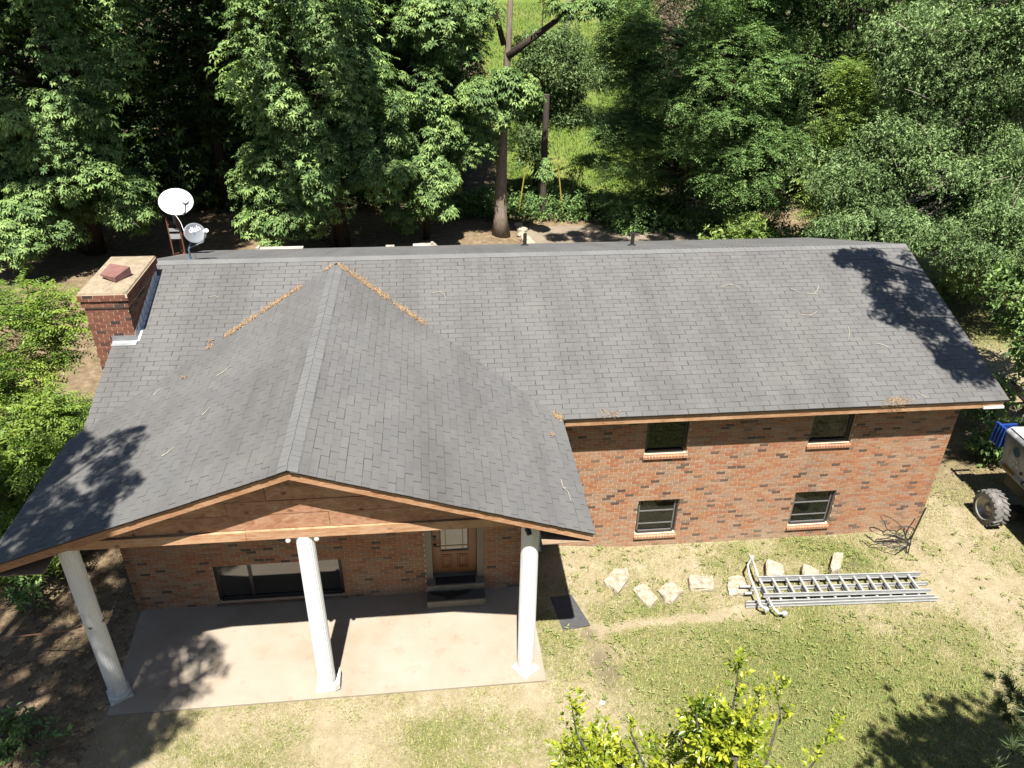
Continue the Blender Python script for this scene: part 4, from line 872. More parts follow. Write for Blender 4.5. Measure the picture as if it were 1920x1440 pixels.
for pts, r in (([(10.25, 12.25, 0.0), (10.271, 12.3, 0.188), (10.368, 12.3, 0.525)], 0.013), ([(10.40, 12.2, -0.16), (10.442, 12.3, -0.085), (10.475, 12.3, 0.30), (10.527, 12.3, 0.812)], 0.019), ([(10.25, 12.05, 0.05), (10.25, 12.0, -0.27)], 0.014), ([(10.22, 12.1, 0.02), (10.20, 11.98, -0.27)], 0.012), ([(9.466, 12.159, 0.05), (9.427, 12.308, 0.05), (9.374, 12.432, 0.05), (9.40, 12.33, 0.04), (9.47, 12.17, 0.04)], 0.009)):
    b = MB(); b.tube(pts, r, 6); b.build('rod', M['iron'], BC)

# roofing buggy at the right edge
MC = empty('work_vehicle', (13.8, 12.2, -0.3), 'silver work vehicle on lugged tyres, cut off by the right edge', 'vehicle')
b = MB(); S0, S1 = 10.2, 13.62                             # body: a tapering open hopper seen from its left side
prof = [(13.16, 0.72), (12.98, 0.92), (13.02, 1.02), (12.94, 1.78), (13.06, 1.86), (15.1, 1.86), (15.16, 1.78), (15.10, 1.0), (14.9, 0.72)]
A_ = [(x, S0, z) for x, z in prof]; B2 = [(x+(0.10 if x < 14 else -0.1), S1+(0.12 if z > 1.5 else 0.0), z) for x, z in prof]
n_ = len(prof); b.add(A_+B2, [tuple(range(n_)), tuple(range(n_, 2*n_))[::-1]]+[((i+1) % n_, i, n_+i, n_+(i+1) % n_) for i in range(n_)]); b.build('body', M['machine'], MC, bevel=0.03)
sx = lambda y, z: (13.02-0.105*(z-1.02) if z > 1.02 else 12.98+0.4*(z-0.92))+0.029*(y-10.2)
def plate(y0, y1, za, zb, nm, mt, d=0.004):                 # flat print or plate lying on the left flank
    b = MB(); q = [(sx(y0, za)-d, y0, za), (sx(y1, za)-d, y1, za), (sx(y1, zb)-d, y1, zb), (sx(y0, zb)-d, y0, zb)]
    b.prism(q, (0.02, 0, 0)); return b.build(nm, M[mt], MC)
b = MB(); b.hexa([(13.0, 10.2, 1.862), (15.1, 10.2, 1.862), (15.05, 13.7, 1.862), (13.1, 13.7, 1.862)], [(13.15, 10.2, 1.95), (14.9, 10.2, 1.95), (14.9, 13.55, 1.95), (13.2, 13.55, 1.95)]); b.build('lid', M['machine_white'], MC, bevel=0.02)
plate(13.08, 13.50, 0.93, 1.0, 'reflector', 'yellow'); plate(11.3, 11.75, 0.93, 1.0, 'reflector', 'yellow'); plate(12.60, 12.80, 0.93, 1.015, 'lamp', 'black', 0.012); plate(12.66, 12.74, 0.955, 0.99, 'lens', 'decal', 0.016)
for (ya, yb_) in ((12.0, 12.06), (11.0, 11.06)): plate(ya, yb_, 1.05, 1.75, 'rib', 'machine_white', 0.02)
b = MB(); y, z = 12.92, 1.12; b.tube([(sx(y, z)+0.01, y, z), (sx(y, z)-0.012, y, z)], 0.045, 12); b.build('cap', M['black'], MC)
b = MB(); y, z = 13.22, 1.50
for k in range(20):
    a0, a1 = 2*math.pi*k/20, 2*math.pi*(k+1)/20; p = lambda r, a: (sx(y+r*math.cos(a), z+r*math.sin(a))-0.004, y+r*math.cos(a), z+r*math.sin(a))
    b.add([p(0.0, a0), p(0.12, a0), p(0.12, a1)], [(0, 1, 2), (0, 2, 1)])
b.build('decal', M['decal_blue'], MC)
for (y, z, w_, h_) in ((13.36, 1.30, 0.05, 0.07), (13.29, 1.29, 0.05, 0.06), (13.22, 1.28, 0.05, 0.07), (13.14, 1.27, 0.05, 0.06), (13.34, 1.18, 0.07, 0.05), (13.22, 1.17, 0.06, 0.07), (13.10, 1.16, 0.07, 0.07), (12.62, 1.42, 0.07, 0.1), (12.50, 1.40, 0.08, 0.09), (12.38, 1.39, 0.07, 0.1), (12.50, 1.24, 0.2, 0.05)): plate(y-w_/2, y+w_/2, z-h_/2, z+h_/2, 'decal', 'decal', 0.003)
b = MB(); b.box(13.3, 14.8, 10.0, 13.5, 0.42, 0.70); b.box(13.1, 13.4, 12.6, 12.9, 0.02, 0.22); b.build('chassis', M['black'], MC)
b = MB(); b.box(13.02, 13.07, 13.72, 14.05, 1.30, 1.80); b.box(13.02, 13.5, 13.95, 14.0, 1.70, 1.76); b.box(13.07, 13.5, 13.76, 13.80, 1.30, 1.78)
for k in range(4): b.box(13.0, 13.02, 13.70+k*0.1, 13.725+k*0.1, 1.28, 1.8)
b.build('jack_frame', M['blue'], MC)
def wheel(x, y, z, R, w, side):
    Wt = empty('wheel'); Wt.parent = MC; Wt.matrix_parent_inverse = MC.matrix_basis.inverted()
    b = MB(); n = 48; prof = [(R*0.62, -w/2+0.02), (R*0.66, -w/2), (R*0.86, -w/2+0.005), (R*0.95, -w/2+0.045), (R*0.97, 0), (R*0.95, w/2-0.045), (R*0.86, w/2-0.005), (R*0.66, w/2), (R*0.62, w/2-0.02)]
    vv = [(x+a, y+r*math.cos(2*math.pi*k/n), z+r*math.sin(2*math.pi*k/n)) for (r, a) in prof for k in range(n)]; m = len(prof)
    b.add(vv, [(i*n+k, i*n+(k+1) % n, ((i+1) % m)*n+(k+1) % n, ((i+1) % m)*n+k) for i in range(m) for k in range(n)])
    for k in range(20):                                    # chevron lugs
        for s in (-1, 1):
            a0 = 2*math.pi*(k+(0.5 if s > 0 else 0))/20; p = lambda a, aa, r: Vector((x+aa, y+r*math.cos(a), z+r*math.sin(a)))
            a1 = a0+0.22; wd = 0.075
            q = [p(a0, s*0.01, R*0.94), p(a0+wd, s*0.01, R*0.94), p(a1+wd, s*w*0.5, R*0.90), p(a1, s*w*0.5, R*0.90)]
            tq = [p(a0, s*0.01, R*1.03), p(a0+wd, s*0.01, R*1.03), p(a1+wd, s*w*0.47, R*1.0), p(a1, s*w*0.47, R*1.0)]
            b.hexa(q, tq) if s > 0 else b.hexa(q[::-1], tq[::-1])
    b.build('tyre', M['tyre'], Wt)
    b = MB(); n = 32; prof = [(R*0.64, -w/2-0.004), (R*0.58, -w/2+0.01), (R*0.54, -w/2+0.12), (R*0.25, -w/2+0.15), (R*0.2, -w/2+0.10), (R*0.1, -w/2+0.09)]
    vv = [(x+a, y+r*math.cos(2*math.pi*k/n), z+r*math.sin(2*math.pi*k/n)) for (r, a) in prof for k in range(n)]; m = len(prof)
    b.add(vv, [(i*n+k, i*n+(k+1) % n, (i+1)*n+(k+1) % n, (i+1)*n+k) for i in range(m-1) for k in range(n)]+[tuple((m-1)*n+k for k in range(n))]); b.build('rim', M['rim'], Wt, smooth=True)
for (x, y) in ((12.72, 12.95), (15.2, 12.95), (12.85, 10.3), (15.2, 10.3)): wheel(x, y, 0.13, 0.43, 0.36, 1)
# pole, guards and rocks at the back
b = MB(); b.tube([(5.22, 35.2, -0.3), (5.22, 35.2, 2.5), (5.23, 35.2, 5.3)], [0.15, 0.14, 0.13], 12); tag(b.build('utility_pole', M['pole']), 'dark straight wooden pole at the foot of the meadow', 'pole')
b = MB(); b.tube([(11.9, 70, gzf(11.9, 70)-.2), (11.9, 70, 12.0)], [0.16, 0.13], 10); tag(b.build('utility_pole', M['pole_pale']), 'pale pole far up the bright meadow', 'pole')
for (p, q, lb) in (((6.13, 34.8, 0.0), (5.82, 34.95, 2.3), 'yellow guy wire guard right of the dark pole'), ((4.05, 34.9, 0.0), (4.35, 35.0, 2.2), 'yellow guy wire guard left of the dark pole')):
    b = MB(); b.tube([p, q], 0.03, 6); tag(b.build('guy_guard', M['yellow_guard']), lb, 'guy guard')
RK = [(3.95, 33.9, .18), (4.05, 33.3, .2), (3.95, 32.7, .17), (4.1, 32.2, .2), (4.2, 31.7, .19), (4.15, 31.2, .2), (4.3, 30.7, .18)]
RL = ['farthest', 'second farthest', 'third farthest', 'middle', 'third nearest', 'second nearest', 'nearest']
for (x, y, r), w_ in zip(RK, RL):
    bm = bmesh.new(); bmesh.ops.create_icosphere(bm, subdivisions=2, radius=r)
    for vtx in bm.verts: vtx.co = Vector((vtx.co.x*1.3, vtx.co.y*1.1, vtx.co.z*0.8))*rng.uniform(0.85, 1.12)
    me = bpy.data.meshes.new('rock'); bm.to_mesh(me); bm.free(); o = link('rock', me, M['stone']); o.location = (x, y, gzf(x, y)+0.08)
    tag(o, w_+' rock of the edging beside the large tree trunk behind the house', 'rock', 'edging rocks by the rear drive')
# ------------------------------------------------------------------ vegetation
def nrm(a): return a/np.maximum(np.linalg.norm(a, axis=-1, keepdims=True), 1e-9)
def leaves_geo(P, ax, nn, Ln, Wd, fold=0.18):
    ax = nrm(ax); sd = nrm(np.cross(ax, nn)); nn = nrm(np.cross(sd, ax)); Ln = Ln[:, None]; Wd = Wd[:, None]
    v0 = P; v1 = P+ax*Ln*0.42+sd*Wd*0.5+nn*Wd*fold; v2 = P+ax*Ln-nn*Ln*0.10; v3 = P+ax*Ln*0.42-sd*Wd*0.5+nn*Wd*fold
    V = np.stack([v0, v1, v2, v3], 1).reshape(-1, 3); k = np.arange(len(P))[:, None]*4
    F = np.concatenate([k+np.array([[0, 2, 1]]), k+np.array([[0, 3, 2]])], 1).reshape(-1, 3)
    return V, F
def sprays(C, O, style, R):
    """leaves for spray centres C with outward directions O: arrays of point, axis, normal, length, width, tint"""
    m = len(C); up = np.array([0, 0, 1.0]); O = nrm(O)
    base_t = np.clip(R.normal(0.5, 0.2, m), 0, 1)
    if style in ('palmate', 'palmate_s'):
        k = 7; L0, W0 = (0.205, 0.072) if style == 'palmate' else (0.14, 0.056)
        hub = nrm(O*0.7+up*0.9+R.normal(0, 0.25, (m, 3))); a = nrm(np.cross(hub, R.normal(0, 1, (m, 3)))); b = np.cross(hub, a)
        ph = (np.arange(k)*2*np.pi/k)[None, :]+R.uniform(0, 6.28, (m, 1))+R.normal(0, 0.15, (m, k))
        rad = a[:, None]*np.cos(ph)[..., None]+b[:, None]*np.sin(ph)[..., None]
        ax = rad+hub[:, None]*0.1-up*R.uniform(0.25, 0.65, (m, k, 1)); nn = hub[:, None]+rad*0.35
        P = np.repeat(C[:, None], k, 1)+rad*0.02; s = R.uniform(0.65, 1.12, (m, k))
        return P.reshape(-1, 3), ax.reshape(-1, 3), nn.reshape(-1, 3), (L0*s).ravel(), (W0*s).ravel(), np.clip(np.repeat(base_t, k)+R.normal(0, 0.12, m*k), 0, 1)
    if style in ('pinnate', 'locust'):
        k = 12; FL, L0, W0 = (0.62, 0.17, 0.062) if style == 'pinnate' else (0.44, 0.115, 0.05)
        d = nrm(O*np.array([1, 1, 0.25])+R.normal(0, 0.45, (m, 3))*np.array([1, 1, 0.5])+up*0.15); sdv = nrm(np.cross(d, up)+R.normal(0, 0.1, (m, 3)))
        f = ((np.arange(k)//2+0.6)/(k/2))[None, :]; side = np.where(np.arange(k) % 2 == 0, 1.0, -1.0)[None, :]
        drop = -0.30*f**2
        P = C[:, None]+d[:, None]*(FL*f)[..., None]+up*(FL*drop)[..., None]
        ax = sdv[:, None]*side[..., None]+d[:, None]*0.55-up*0.30+R.normal(0, 0.14, (m, k, 3)); nn = up+R.normal(0, 0.22, (m, k, 3))
        s = R.uniform(0.7, 1.1, (m, k))*(1-0.25*f)
        return P.reshape(-1, 3), ax.reshape(-1, 3), nn.reshape(-1, 3), (L0*s).ravel(), (W0*s).ravel(), np.clip(np.repeat(base_t, k)+0.25*np.repeat(f-0.5, m, 0).ravel()+R.normal(0, 0.1, m*k), 0, 1)
    # single leaves along a short twig
    k, TLn, L0, W0 = {'fine': (10, 0.42, 0.115, 0.046), 'holly': (13, 0.24, 0.080, 0.037), 'broad': (9, 0.40, 0.17, 0.085), 'weed': (8, 0.30, 0.15, 0.055)}[style]
    d = nrm(O+R.normal(0, 0.5, (m, 3))+up*(0.7 if style == 'holly' else 0.1)); f = R.uniform(0, 1, (m, k)); rad = R.normal(0, 1, (m, k, 3)); rad = nrm(rad-(rad*d[:, None]).sum(-1, keepdims=True)*d[:, None])
    P = C[:, None]+d[:, None]*(TLn*f)[..., None]
    ax = rad+d[:, None]*(0.9 if style == 'holly' else 0.5)-up*(0.0 if style == 'holly' else 0.3); nn = up+rad*0.2+R.normal(0, 0.45, (m, k, 3)); s = R.uniform(0.6, 1.15, (m, k))
    return P.reshape(-1, 3), ax.reshape(-1, 3), nn.reshape(-1, 3), (L0*s).ravel(), (W0*s).ravel(), np.clip(np.repeat(base_t, k)+0.35*(f.ravel()-0.5)+R.normal(0, 0.12, m*k), 0, 1)
def lobes_in(ell, R):
    """lobe centres in an ellipsoid: mostly near its surface so that the crown keeps hollows"""
    cx, cy, cz, rx, ry, rz, n, lr = ell
    d = nrm(R.normal(0, 1, (n, 3))); r = R.uniform(0.35, 1.0, n)**0.45
    return np.array([cx, cy, cz])+d*r[:, None]*np.maximum(np.array([rx, ry, rz])-lr*0.55, 0.05), d
def tree(name, label, base, trunk, ells, style, mat, bark, per=60, tr=0.25, seed=1, group='trees of the wood behind the house', cat='tree', clip=None, twigs=0, twig_mat=None, limbs=True, sag=0.0):
    R = np.random.default_rng(seed); T = empty(name, (base[0], base[1], gzf(base[0], base[1])), label, cat, group)
    b = MB(); tp_ = [Vector(p) for p in trunk]; n = len(tp_); b.tube(tp_, [tr*(1.35 if i == 0 else 1-0.8*i/(n-1)) for i in range(n)], 10)
    Cs, Os, Ts, Ss = [], [], [], []
    for e in ells:
        lc, ld = lobes_in(e, R); ec = np.array(e[:3])
        for i in range(e[6]):
            lr = e[7]*R.choice([0.5, 0.75, 1.0, 1.35], p=[0.25, 0.3, 0.3, 0.15]); sq = np.array([1.05, 1.05, 0.9 if style == 'palmate' else 0.55]); m = max(4, int(per*(1.25 if style == 'palmate' else 1.0)*R.uniform(0.6, 1.25)))
            d = nrm(R.normal(0, 1, (m, 3))+np.array([0, -0.12, 0.35])); rr = lr*R.uniform(0.5, 1.0, m)**0.5
            q = lc[i]+d*rr[:, None]*sq; Cs.append(q); Os.append(d*0.8+nrm(q-ec)*0.6); Ts.append(np.full(m, R.normal(0, 0.16))); Ss.append(np.full(m, R.uniform(0.75, 1.2)))
        if limbs:
            for i in range(0, e[6], 2):
                lz = lc[i]; t_ = min(range(n), key=lambda j: abs(tp_[j].z-(lz[2]-0.25*abs(lz[0]-tp_[j].x))-0.0)); p0 = tp_[t_]
                mid = p0.lerp(Vector(lz), 0.5)+Vector((0, 0, 0.18*abs(lz[0]-p0.x)))
                b.tube([p0, mid, Vector(lz)], [tr*0.30, tr*0.17, 0.012], 6)
    C = np.concatenate(Cs); O = np.concatenate(Os); TT = np.concatenate(Ts); SS = np.concatenate(Ss)
    if clip is not None: k = clip(C); C, O, TT, SS = C[k], O[k], TT[k], SS[k]
    if sag: C[:, 2] -= sag*np.abs(R.normal(0, 1, len(C)))
    P, ax, nn, Ln, Wd, tn = sprays(C, O, style, R); kk = len(P)//len(C); SS = np.repeat(SS, kk); tn = np.clip(tn+np.repeat(TT, kk), 0, 1); V, F = leaves_geo(P, ax, nn, Ln*SS, Wd*SS)
    b.build('trunk', bark, T, smooth=True)
    link('crown', np_mesh('crown', V, F, np.repeat(tn, 2), mat), None, T)
    if twigs:
        tb = MB(); sel = R.choice(len(C), twigs)
        for i in sel:
            p = Vector(C[i]); d = Vector(nrm(O[i:i+1])[0])+Vector(R.normal(0, .35, 3)); d.normalize(); ln = R.uniform(0.5, 1.3)
            tb.tube([p-d*ln*0.6+Vector((0, 0, -.05)), p+Vector(R.normal(0, .05, 3)), p+d*ln*0.5], [0.020, 0.014, 0.005], 5)
        tag(tb.build('twigs', twig_mat or M['twig'], T), kind='stuff')
    return T
pl = lambda x, y, h, dx=0.0, k=5, z0=None: [(x+dx*i/(k-1)+0.05*math.sin(i*2.1+x), y, (gzf(x, y)-0.2 if z0 is None else z0)+(h+0.2)*i/(k-1)) for i in range(k)]
BW = M['bark']
# first row, left to right
tree('broadleaf_tree', 'dark broadleaf tree filling the far left upper corner', (-18.0, 32.5), pl(-18, 32.5, 12), [(-17.6, 31.6, 7.0, 4.0, 2.4, 5.4, 70, 0.95), (-17.5, 30.2, 3.0, 2.6, 1.6, 2.6, 26, 0.8), (-19.5, 28.0, 12.9, 3.0, 2.6, 1.0, 30, 1.0)], 'palmate', L['dark'], BW, 62, 0.3, 21)  # last ellipsoid hangs unseen overhead, added to keep this tree shaded
tree('broadleaf_tree', 'shaded broadleaf tree behind the chimney and the white dish', (-13.4, 31.4), pl(-13.4, 31.4, 13, 0.3), [(-13.0, 30.2, 7.6, 3.6, 2.8, 4.6, 84, 0.9), (-13.0, 29.6, 3.2, 2.6, 1.8, 2.4, 40, 0.75), (-14.8, 28.6, 1.9, 1.8, 1.0, 1.3, 20, 0.55), (-11.2, 29.4, 2.6, 1.1, 0.9, 1.8, 18, 0.5), (-13.8, 26.6, 12.9, 3.9, 2.8, 1.0, 46, 0.9)], 'palmate', L['hickory'], BW, 60, 0.27, 22, twigs=30, twig_mat=M['bark_grey'])  # final ellipsoid is an unseen canopy added to darken the crown below
tree('broadleaf_tree', 'tall bright-leaved tree left of centre with star-like leaf clusters', (-3.7, 31.4), pl(-3.7, 31.4, 13), [(-4.2, 30.2, 7.6, 3.2, 2.9, 4.4, 92, 0.9), (-4.9, 29.4, 3.4, 2.3, 1.5, 2.2, 44, 0.7), (-5.6, 29.0, 1.9, 1.5, 0.9, 1.0, 14, 0.5), (-2.0, 29.6, 5.0, 1.6, 1.3, 3.0, 34, 0.65), (-4.2, 25.0, 12.9, 3.8, 1.8, 0.6, 18, 0.7)], 'palmate', L['hickory'], BW, 62, 0.26, 23, twigs=40, twig_mat=M['bark_grey'])  # last ellipsoid, out of view overhead, is added to dapple the rear yard
tree('broadleaf_tree', 'slim understorey tree with hanging leaf clusters between the two big trunks', (-0.2, 32.2), pl(-0.2, 32.2, 7), [(-0.1, 31.5, 4.6, 1.5, 1.0, 2.9, 44, 0.55), (0.3, 31.2, 2.2, 1.1, 0.8, 1.5, 20, 0.45), (-1.2, 31.4, 1.6, 0.9, 0.7, 1.3, 14, 0.45)], 'palmate', L['hickory'], BW, 52, 0.12, 24)
T_ = tree('tall_trunk_tree', 'tall tree with thick bare pale trunk standing behind the roof ridge', (3.05, 32.7), [(3.05, 32.7, -0.3), (3.02, 32.7, 0.8), (3.05, 32.7, 2.8), (3.12, 32.7, 5.0), (3.3, 32.75, 8.0), (3.5, 32.9, 13.0)],
     [(2.7, 31.4, 5.9, 1.8, 0.7, 1.1, 44, 0.5), (5.9, 32.4, 9.1, 1.7, 0.5, 0.5, 9, 0.35), (0.8, 32.2, 8.6, 2.3, 1.6, 1.8, 44, 0.75), (1.6, 32.0, 4.2, 1.0, 0.7, 1.2, 14, 0.5), (0.6, 33.5, 13.0, 3.8, 3.0, 1.7, 52, 1.2), (7.6, 26.6, 12.9, 3.4, 1.7, 0.5, 17, 0.6), (4.8, 32.3, 2.9, 0.3, 0.3, 0.5, 3, 0.35)], 'palmate', L['hickory'], M['bark_pale'], 56, 0.34, 25, limbs=False)  # ellipsoid far forward of the trunk is unseen, added to dapple the drive
b = MB(); b.tube([(3.25, 32.7, 7.2), (4.3, 32.7, 7.9), (5.3, 32.7, 8.6), (6.6, 32.7, 9.1), (8.3, 32.8, 9.5)], [0.17, 0.13, 0.10, 0.08, 0.05], 8); b.tube([(5.3, 32.7, 8.6), (6.0, 32.6, 9.5)], [0.09, 0.05], 6); b.tube([(3.1, 32.7, 7.6), (2.5, 32.6, 9.6)], [0.12, 0.08], 6); b.build('limb', M['bark'], T_, smooth=True)
tree('broadleaf_tree', 'fine-leaved grey-green tree at the foot of the meadow', (5.3, 38.5), pl(5.3, 38.5, 9, 0.1), [(5.6, 36.6, 6.2, 2.0, 1.3, 1.7, 66, 0.55), (6.6, 36.8, 4.3, 1.4, 0.8, 0.8, 24, 0.45), (8.6, 40.5, 5.2, 1.0, 1.0, 0.8, 12, 0.5), (4.7, 37.4, 4.8, 1.0, 0.8, 1.3, 20, 0.5), (4.6, 36.6, 2.6, 0.8, 0.7, 1.1, 12, 0.45)], 'fine', L['olive'], BW, 90, 0.12, 26)
tree('broadleaf_tree', 'layered tree with drooping fronds in the middle of the right-hand wood', (11.4, 33.8), pl(11.4, 33.8, 10), [(11.9, 32.2, 5.8, 3.0, 2.0, 4.3, 92, 0.75), (13.2, 31.2, 3.4, 1.8, 1.3, 2.2, 40, 0.6), (8.9, 33.4, 3.4, 1.4, 1.2, 3.2, 40, 0.6), (8.3, 33.6, 7.2, 1.3, 1.2, 2.2, 34, 0.6), (8.2, 33.4, 4.2, 0.9, 0.9, 0.9, 12, 0.5), (8.9, 29.2, 12.9, 1.9, 1.7, 0.6, 26, 0.7), (14.6, 31.2, 13.3, 1.9, 2.2, 0.7, 26, 0.7)], 'pinnate', L['mid'], BW, 52, 0.18, 27, clip=lambda C: C[:, 0] > 7.0+0.35*np.maximum(2.2-C[:, 2], 0))  # last pair of ellipsoids is unseen overhead, added to shade the gaps beneath
tree('broadleaf_tree', 'slender yellow-green young tree in front of the right-hand wood', (15.9, 28.0), pl(15.9, 28.0, 7.4), [(15.7, 27.5, 3.4, 1.7, 1.2, 2.2, 46, 0.55), (15.4, 27.6, 5.7, 1.2, 0.9, 1.3, 26, 0.45), (14.9, 27.6, 7.3, 0.45, 0.4, 0.7, 8, 0.3)], 'pinnate', L['light'], BW, 44, 0.10, 28)
tree('broadleaf_tree', 'large fine-leaved tree with pale bare twigs by the right roof corner', (21.5, 26.0), pl(21.5, 26, 12, -1.0), [(16.8, 24.4, 4.3, 4.5, 1.6, 2.4, 120, 0.72), (18.7, 25.4, 8.4, 4.4, 2.0, 3.0, 120, 0.85), (14.0, 23.0, 2.9, 1.9, 0.9, 1.1, 34, 0.5), (19.3, 22.2, 3.0, 3.2, 1.6, 2.0, 70, 0.7)], 'fine', L['olive'], M['bark_grey'], 110, 0.35, 29, twigs=340)
tree('broadleaf_tree', 'sparse dark-leaved branches reaching in at the right edge below the roof corner', (17.6, 18.0), pl(17.6, 18.0, 7, -0.5), [(16.9, 18.4, 3.1, 1.3, 1.2, 1.5, 20, 0.55), (14.5, 16.6, 0.9, 0.8, 0.5, 0.6, 9, 0.4), (15.7, 16.2, 2.6, 0.7, 0.6, 1.0, 9, 0.42), (14.6, 15.2, 0.3, 0.9, 0.5, 0.4, 8, 0.35)], 'broad', L['hickory'], M['bark_grey'], 34, 0.18, 30, twigs=16)
tree('broadleaf_tree', 'sunlit yellow-green tree against the left side of the house', (-10.6, 16.6), pl(-10.6, 16.6, 5.0), [(-9.6, 16.2, 3.6, 1.9, 1.6, 1.4, 60, 0.55), (-8.7, 14.6, 2.2, 1.4, 1.1, 1.3, 44, 0.5), (-10.6, 13.8, 1.2, 1.6, 1.3, 1.2, 40, 0.55), (-8.3, 13.0, 0.8, 0.9, 0.9, 0.6, 14, 0.45)], 'locust', L['locust'], BW, 44, 0.16, 31, group='trees close round the house', clip=lambda C: C[:, 0] < -7.15)
# trees standing outside the frame, their shade falls on the roof and yard
tree('broadleaf_tree', 'tree in front of the house at the left whose shade dapples roof and porch', (-11.5, 3.0), pl(-11.5, 3.0, 13, 2.0), [(-8.0, 4.4, 13.4, 3.3, 5.0, 1.8, 92, 0.72), (-10.2, 9.0, 10.4, 1.4, 1.8, 1.3, 22, 0.7)], 'palmate', L['mid'], BW, 44, 0.35, 32, group='trees close round the house')
tree('broadleaf_tree', 'tree beside the right gable whose branches shade the roof corner', (15.6, 11.0), pl(15.6, 11.0, 13, -1.0), [(13.2, 11.2, 12.6, 1.7, 2.2, 0.9, 34, 0.55), (10.9, 12.0, 11.5, 1.5, 1.9, 0.45, 38, 0.38), (9.8, 13.5, 11.6, 0.8, 0.5, 0.25, 11, 0.28), (10.7, 9.9, 11.3, 0.9, 0.8, 0.3, 13, 0.30), (9.7, 12.1, 11.5, 0.5, 0.4, 0.2, 4, 0.24)], 'palmate', L['mid'], BW, 12, 0.3, 33, group='trees close round the house')
# second and third rows: the dark interior of the wood and its high canopy
rows = [(-23, 37.5, 1), (-16.5, 38.5, 2), (-9.4, 37.0, 3), (-6.6, 40.5, 4), (-1.2, 38.5, 5), (14.6, 39.0, 6), (19.0, 36.5, 7), (24.5, 34.5, 8), (12.0, 45.5, 9), (20.5, 46, 10), (28.5, 30, 11), (1.2, 41.5, 12)]
RLB = ['far left tree of the second row', 'second-row tree behind the shaded tree at left', 'high-crowned tree in the dark gap between the two left trees', 'second-row tree behind the tall bright tree', 'second-row tree just left of the bare trunk', 'tree behind the layered tree with drooping fronds',
       'tall tree behind the young yellow-green tree', 'tall tree behind the large fine-leaved tree', 'tree at the right border of the meadow', 'farthest tree on the right of the wood', 'tree at the far right edge of the wood', 'tree at the left border of the meadow behind the bare trunk']
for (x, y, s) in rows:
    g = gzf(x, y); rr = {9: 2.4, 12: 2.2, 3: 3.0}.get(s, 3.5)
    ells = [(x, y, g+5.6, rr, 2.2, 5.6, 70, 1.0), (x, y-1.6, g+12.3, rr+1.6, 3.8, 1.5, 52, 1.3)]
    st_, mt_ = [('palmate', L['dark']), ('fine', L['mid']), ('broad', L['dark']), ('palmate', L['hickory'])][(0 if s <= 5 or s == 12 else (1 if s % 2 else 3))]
    if s == 3: ells = [(x, y-2.5, g+12.3, 4.6, 5.0, 1.7, 84, 1.3), (x, y+1.5, g+5.5, 3.0, 1.5, 5.0, 60, 1.0), (x, 28.0, 12.7, 1.9, 3.0, 0.9, 26, 1.0)]  # forward ellipsoid is an unseen canopy added to shade the gap and yard
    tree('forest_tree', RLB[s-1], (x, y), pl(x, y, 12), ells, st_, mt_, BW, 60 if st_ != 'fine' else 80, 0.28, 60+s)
# far wood, one mass that nobody could count; and an unseen wood across the yard, added to cut sky light, mirrored in windows
R = np.random.default_rng(5); n = 13000
fx = np.concatenate([R.uniform(-48, 1.0, n), R.uniform(15, 66, n)]); fy = R.uniform(40, 56, 2*n); keep = (fx < 2.5) | (fx > 13.2+0.25*(fy-41)); fx, fy = fx[keep], fy[keep]
fzv = gz(fx, fy)+R.uniform(0.0, 13, len(fx))
n3 = 9000; f3 = np.concatenate([R.uniform(-30, 1.6, n3), R.uniform(12.0, 32, n3//2)]); y3 = np.concatenate([R.uniform(35.5, 42, n3), R.uniform(37, 43, n3//2)]); k3 = (f3 < 2) | (f3 > 11.9+0.25*(y3-37)); f3, y3 = f3[k3], y3[k3]
fx = np.concatenate([fx, f3]); fy = np.concatenate([fy, y3]); fzv = np.concatenate([fzv, gz(f3, y3)+R.uniform(0, 11, len(f3))])
m2 = 9000; fx = np.concatenate([fx, R.uniform(-50, 55, m2)]); fy2 = R.uniform(-20, -12, m2); fy = np.concatenate([fy, fy2]); fzv = np.concatenate([fzv, gz(fx[-m2:], fy2)+R.uniform(0, 19, m2)])
C = np.stack([fx, fy, fzv], -1); O = nrm(R.normal(0, 1, C.shape)+np.array([0, -0.5, 0.4])); sc_ = np.where(fy < 0, 3.4, 2.1)
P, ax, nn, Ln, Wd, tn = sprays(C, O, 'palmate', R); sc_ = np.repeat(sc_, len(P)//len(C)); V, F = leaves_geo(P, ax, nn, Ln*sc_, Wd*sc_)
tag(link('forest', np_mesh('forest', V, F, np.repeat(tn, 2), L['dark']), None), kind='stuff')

# undergrowth at the wood's edge
def ground_leaves(name, mat, pts, hmax, style, sc=1.0):
    C = np.stack([pts[:, 0], pts[:, 1], gz(pts[:, 0], pts[:, 1])+R.uniform(0.05, 1, len(pts))**1.3*hmax], -1); O = nrm(R.normal(0, 1, C.shape)+np.array([0, -0.3, 0.8]))
    P, ax, nn, Ln, Wd, tn = sprays(C, O, style, R); V, F = leaves_geo(P, ax, nn, Ln*sc, Wd*sc); tag(link(name, np_mesh(name, V, F, np.repeat(tn, 2), mat), None), kind='stuff')
band = lambda n, x0, x1, y0, y1: np.stack([R.uniform(x0, x1, n), R.uniform(y0, y1, n)], -1)
U = np.concatenate([band(1500, -1.0, 8.5, 34.4, 36.4), band(900, 8, 15, 32.4, 35), band(500, 14, 20, 29.5, 31), band(300, -14, -1, 36, 39)])
ground_leaves('undergrowth', L['mid'], U, 1.0, 'weed', 1.3)
ground_leaves('undergrowth', L['light'], np.concatenate([band(520, 11.5, 16.8, 29.6, 31.4), band(260, 15.4, 21, 24.5, 26.5), band(200, 0.5, 3, 35.2, 36.3)]), 0.9, 'weed', 1.3)
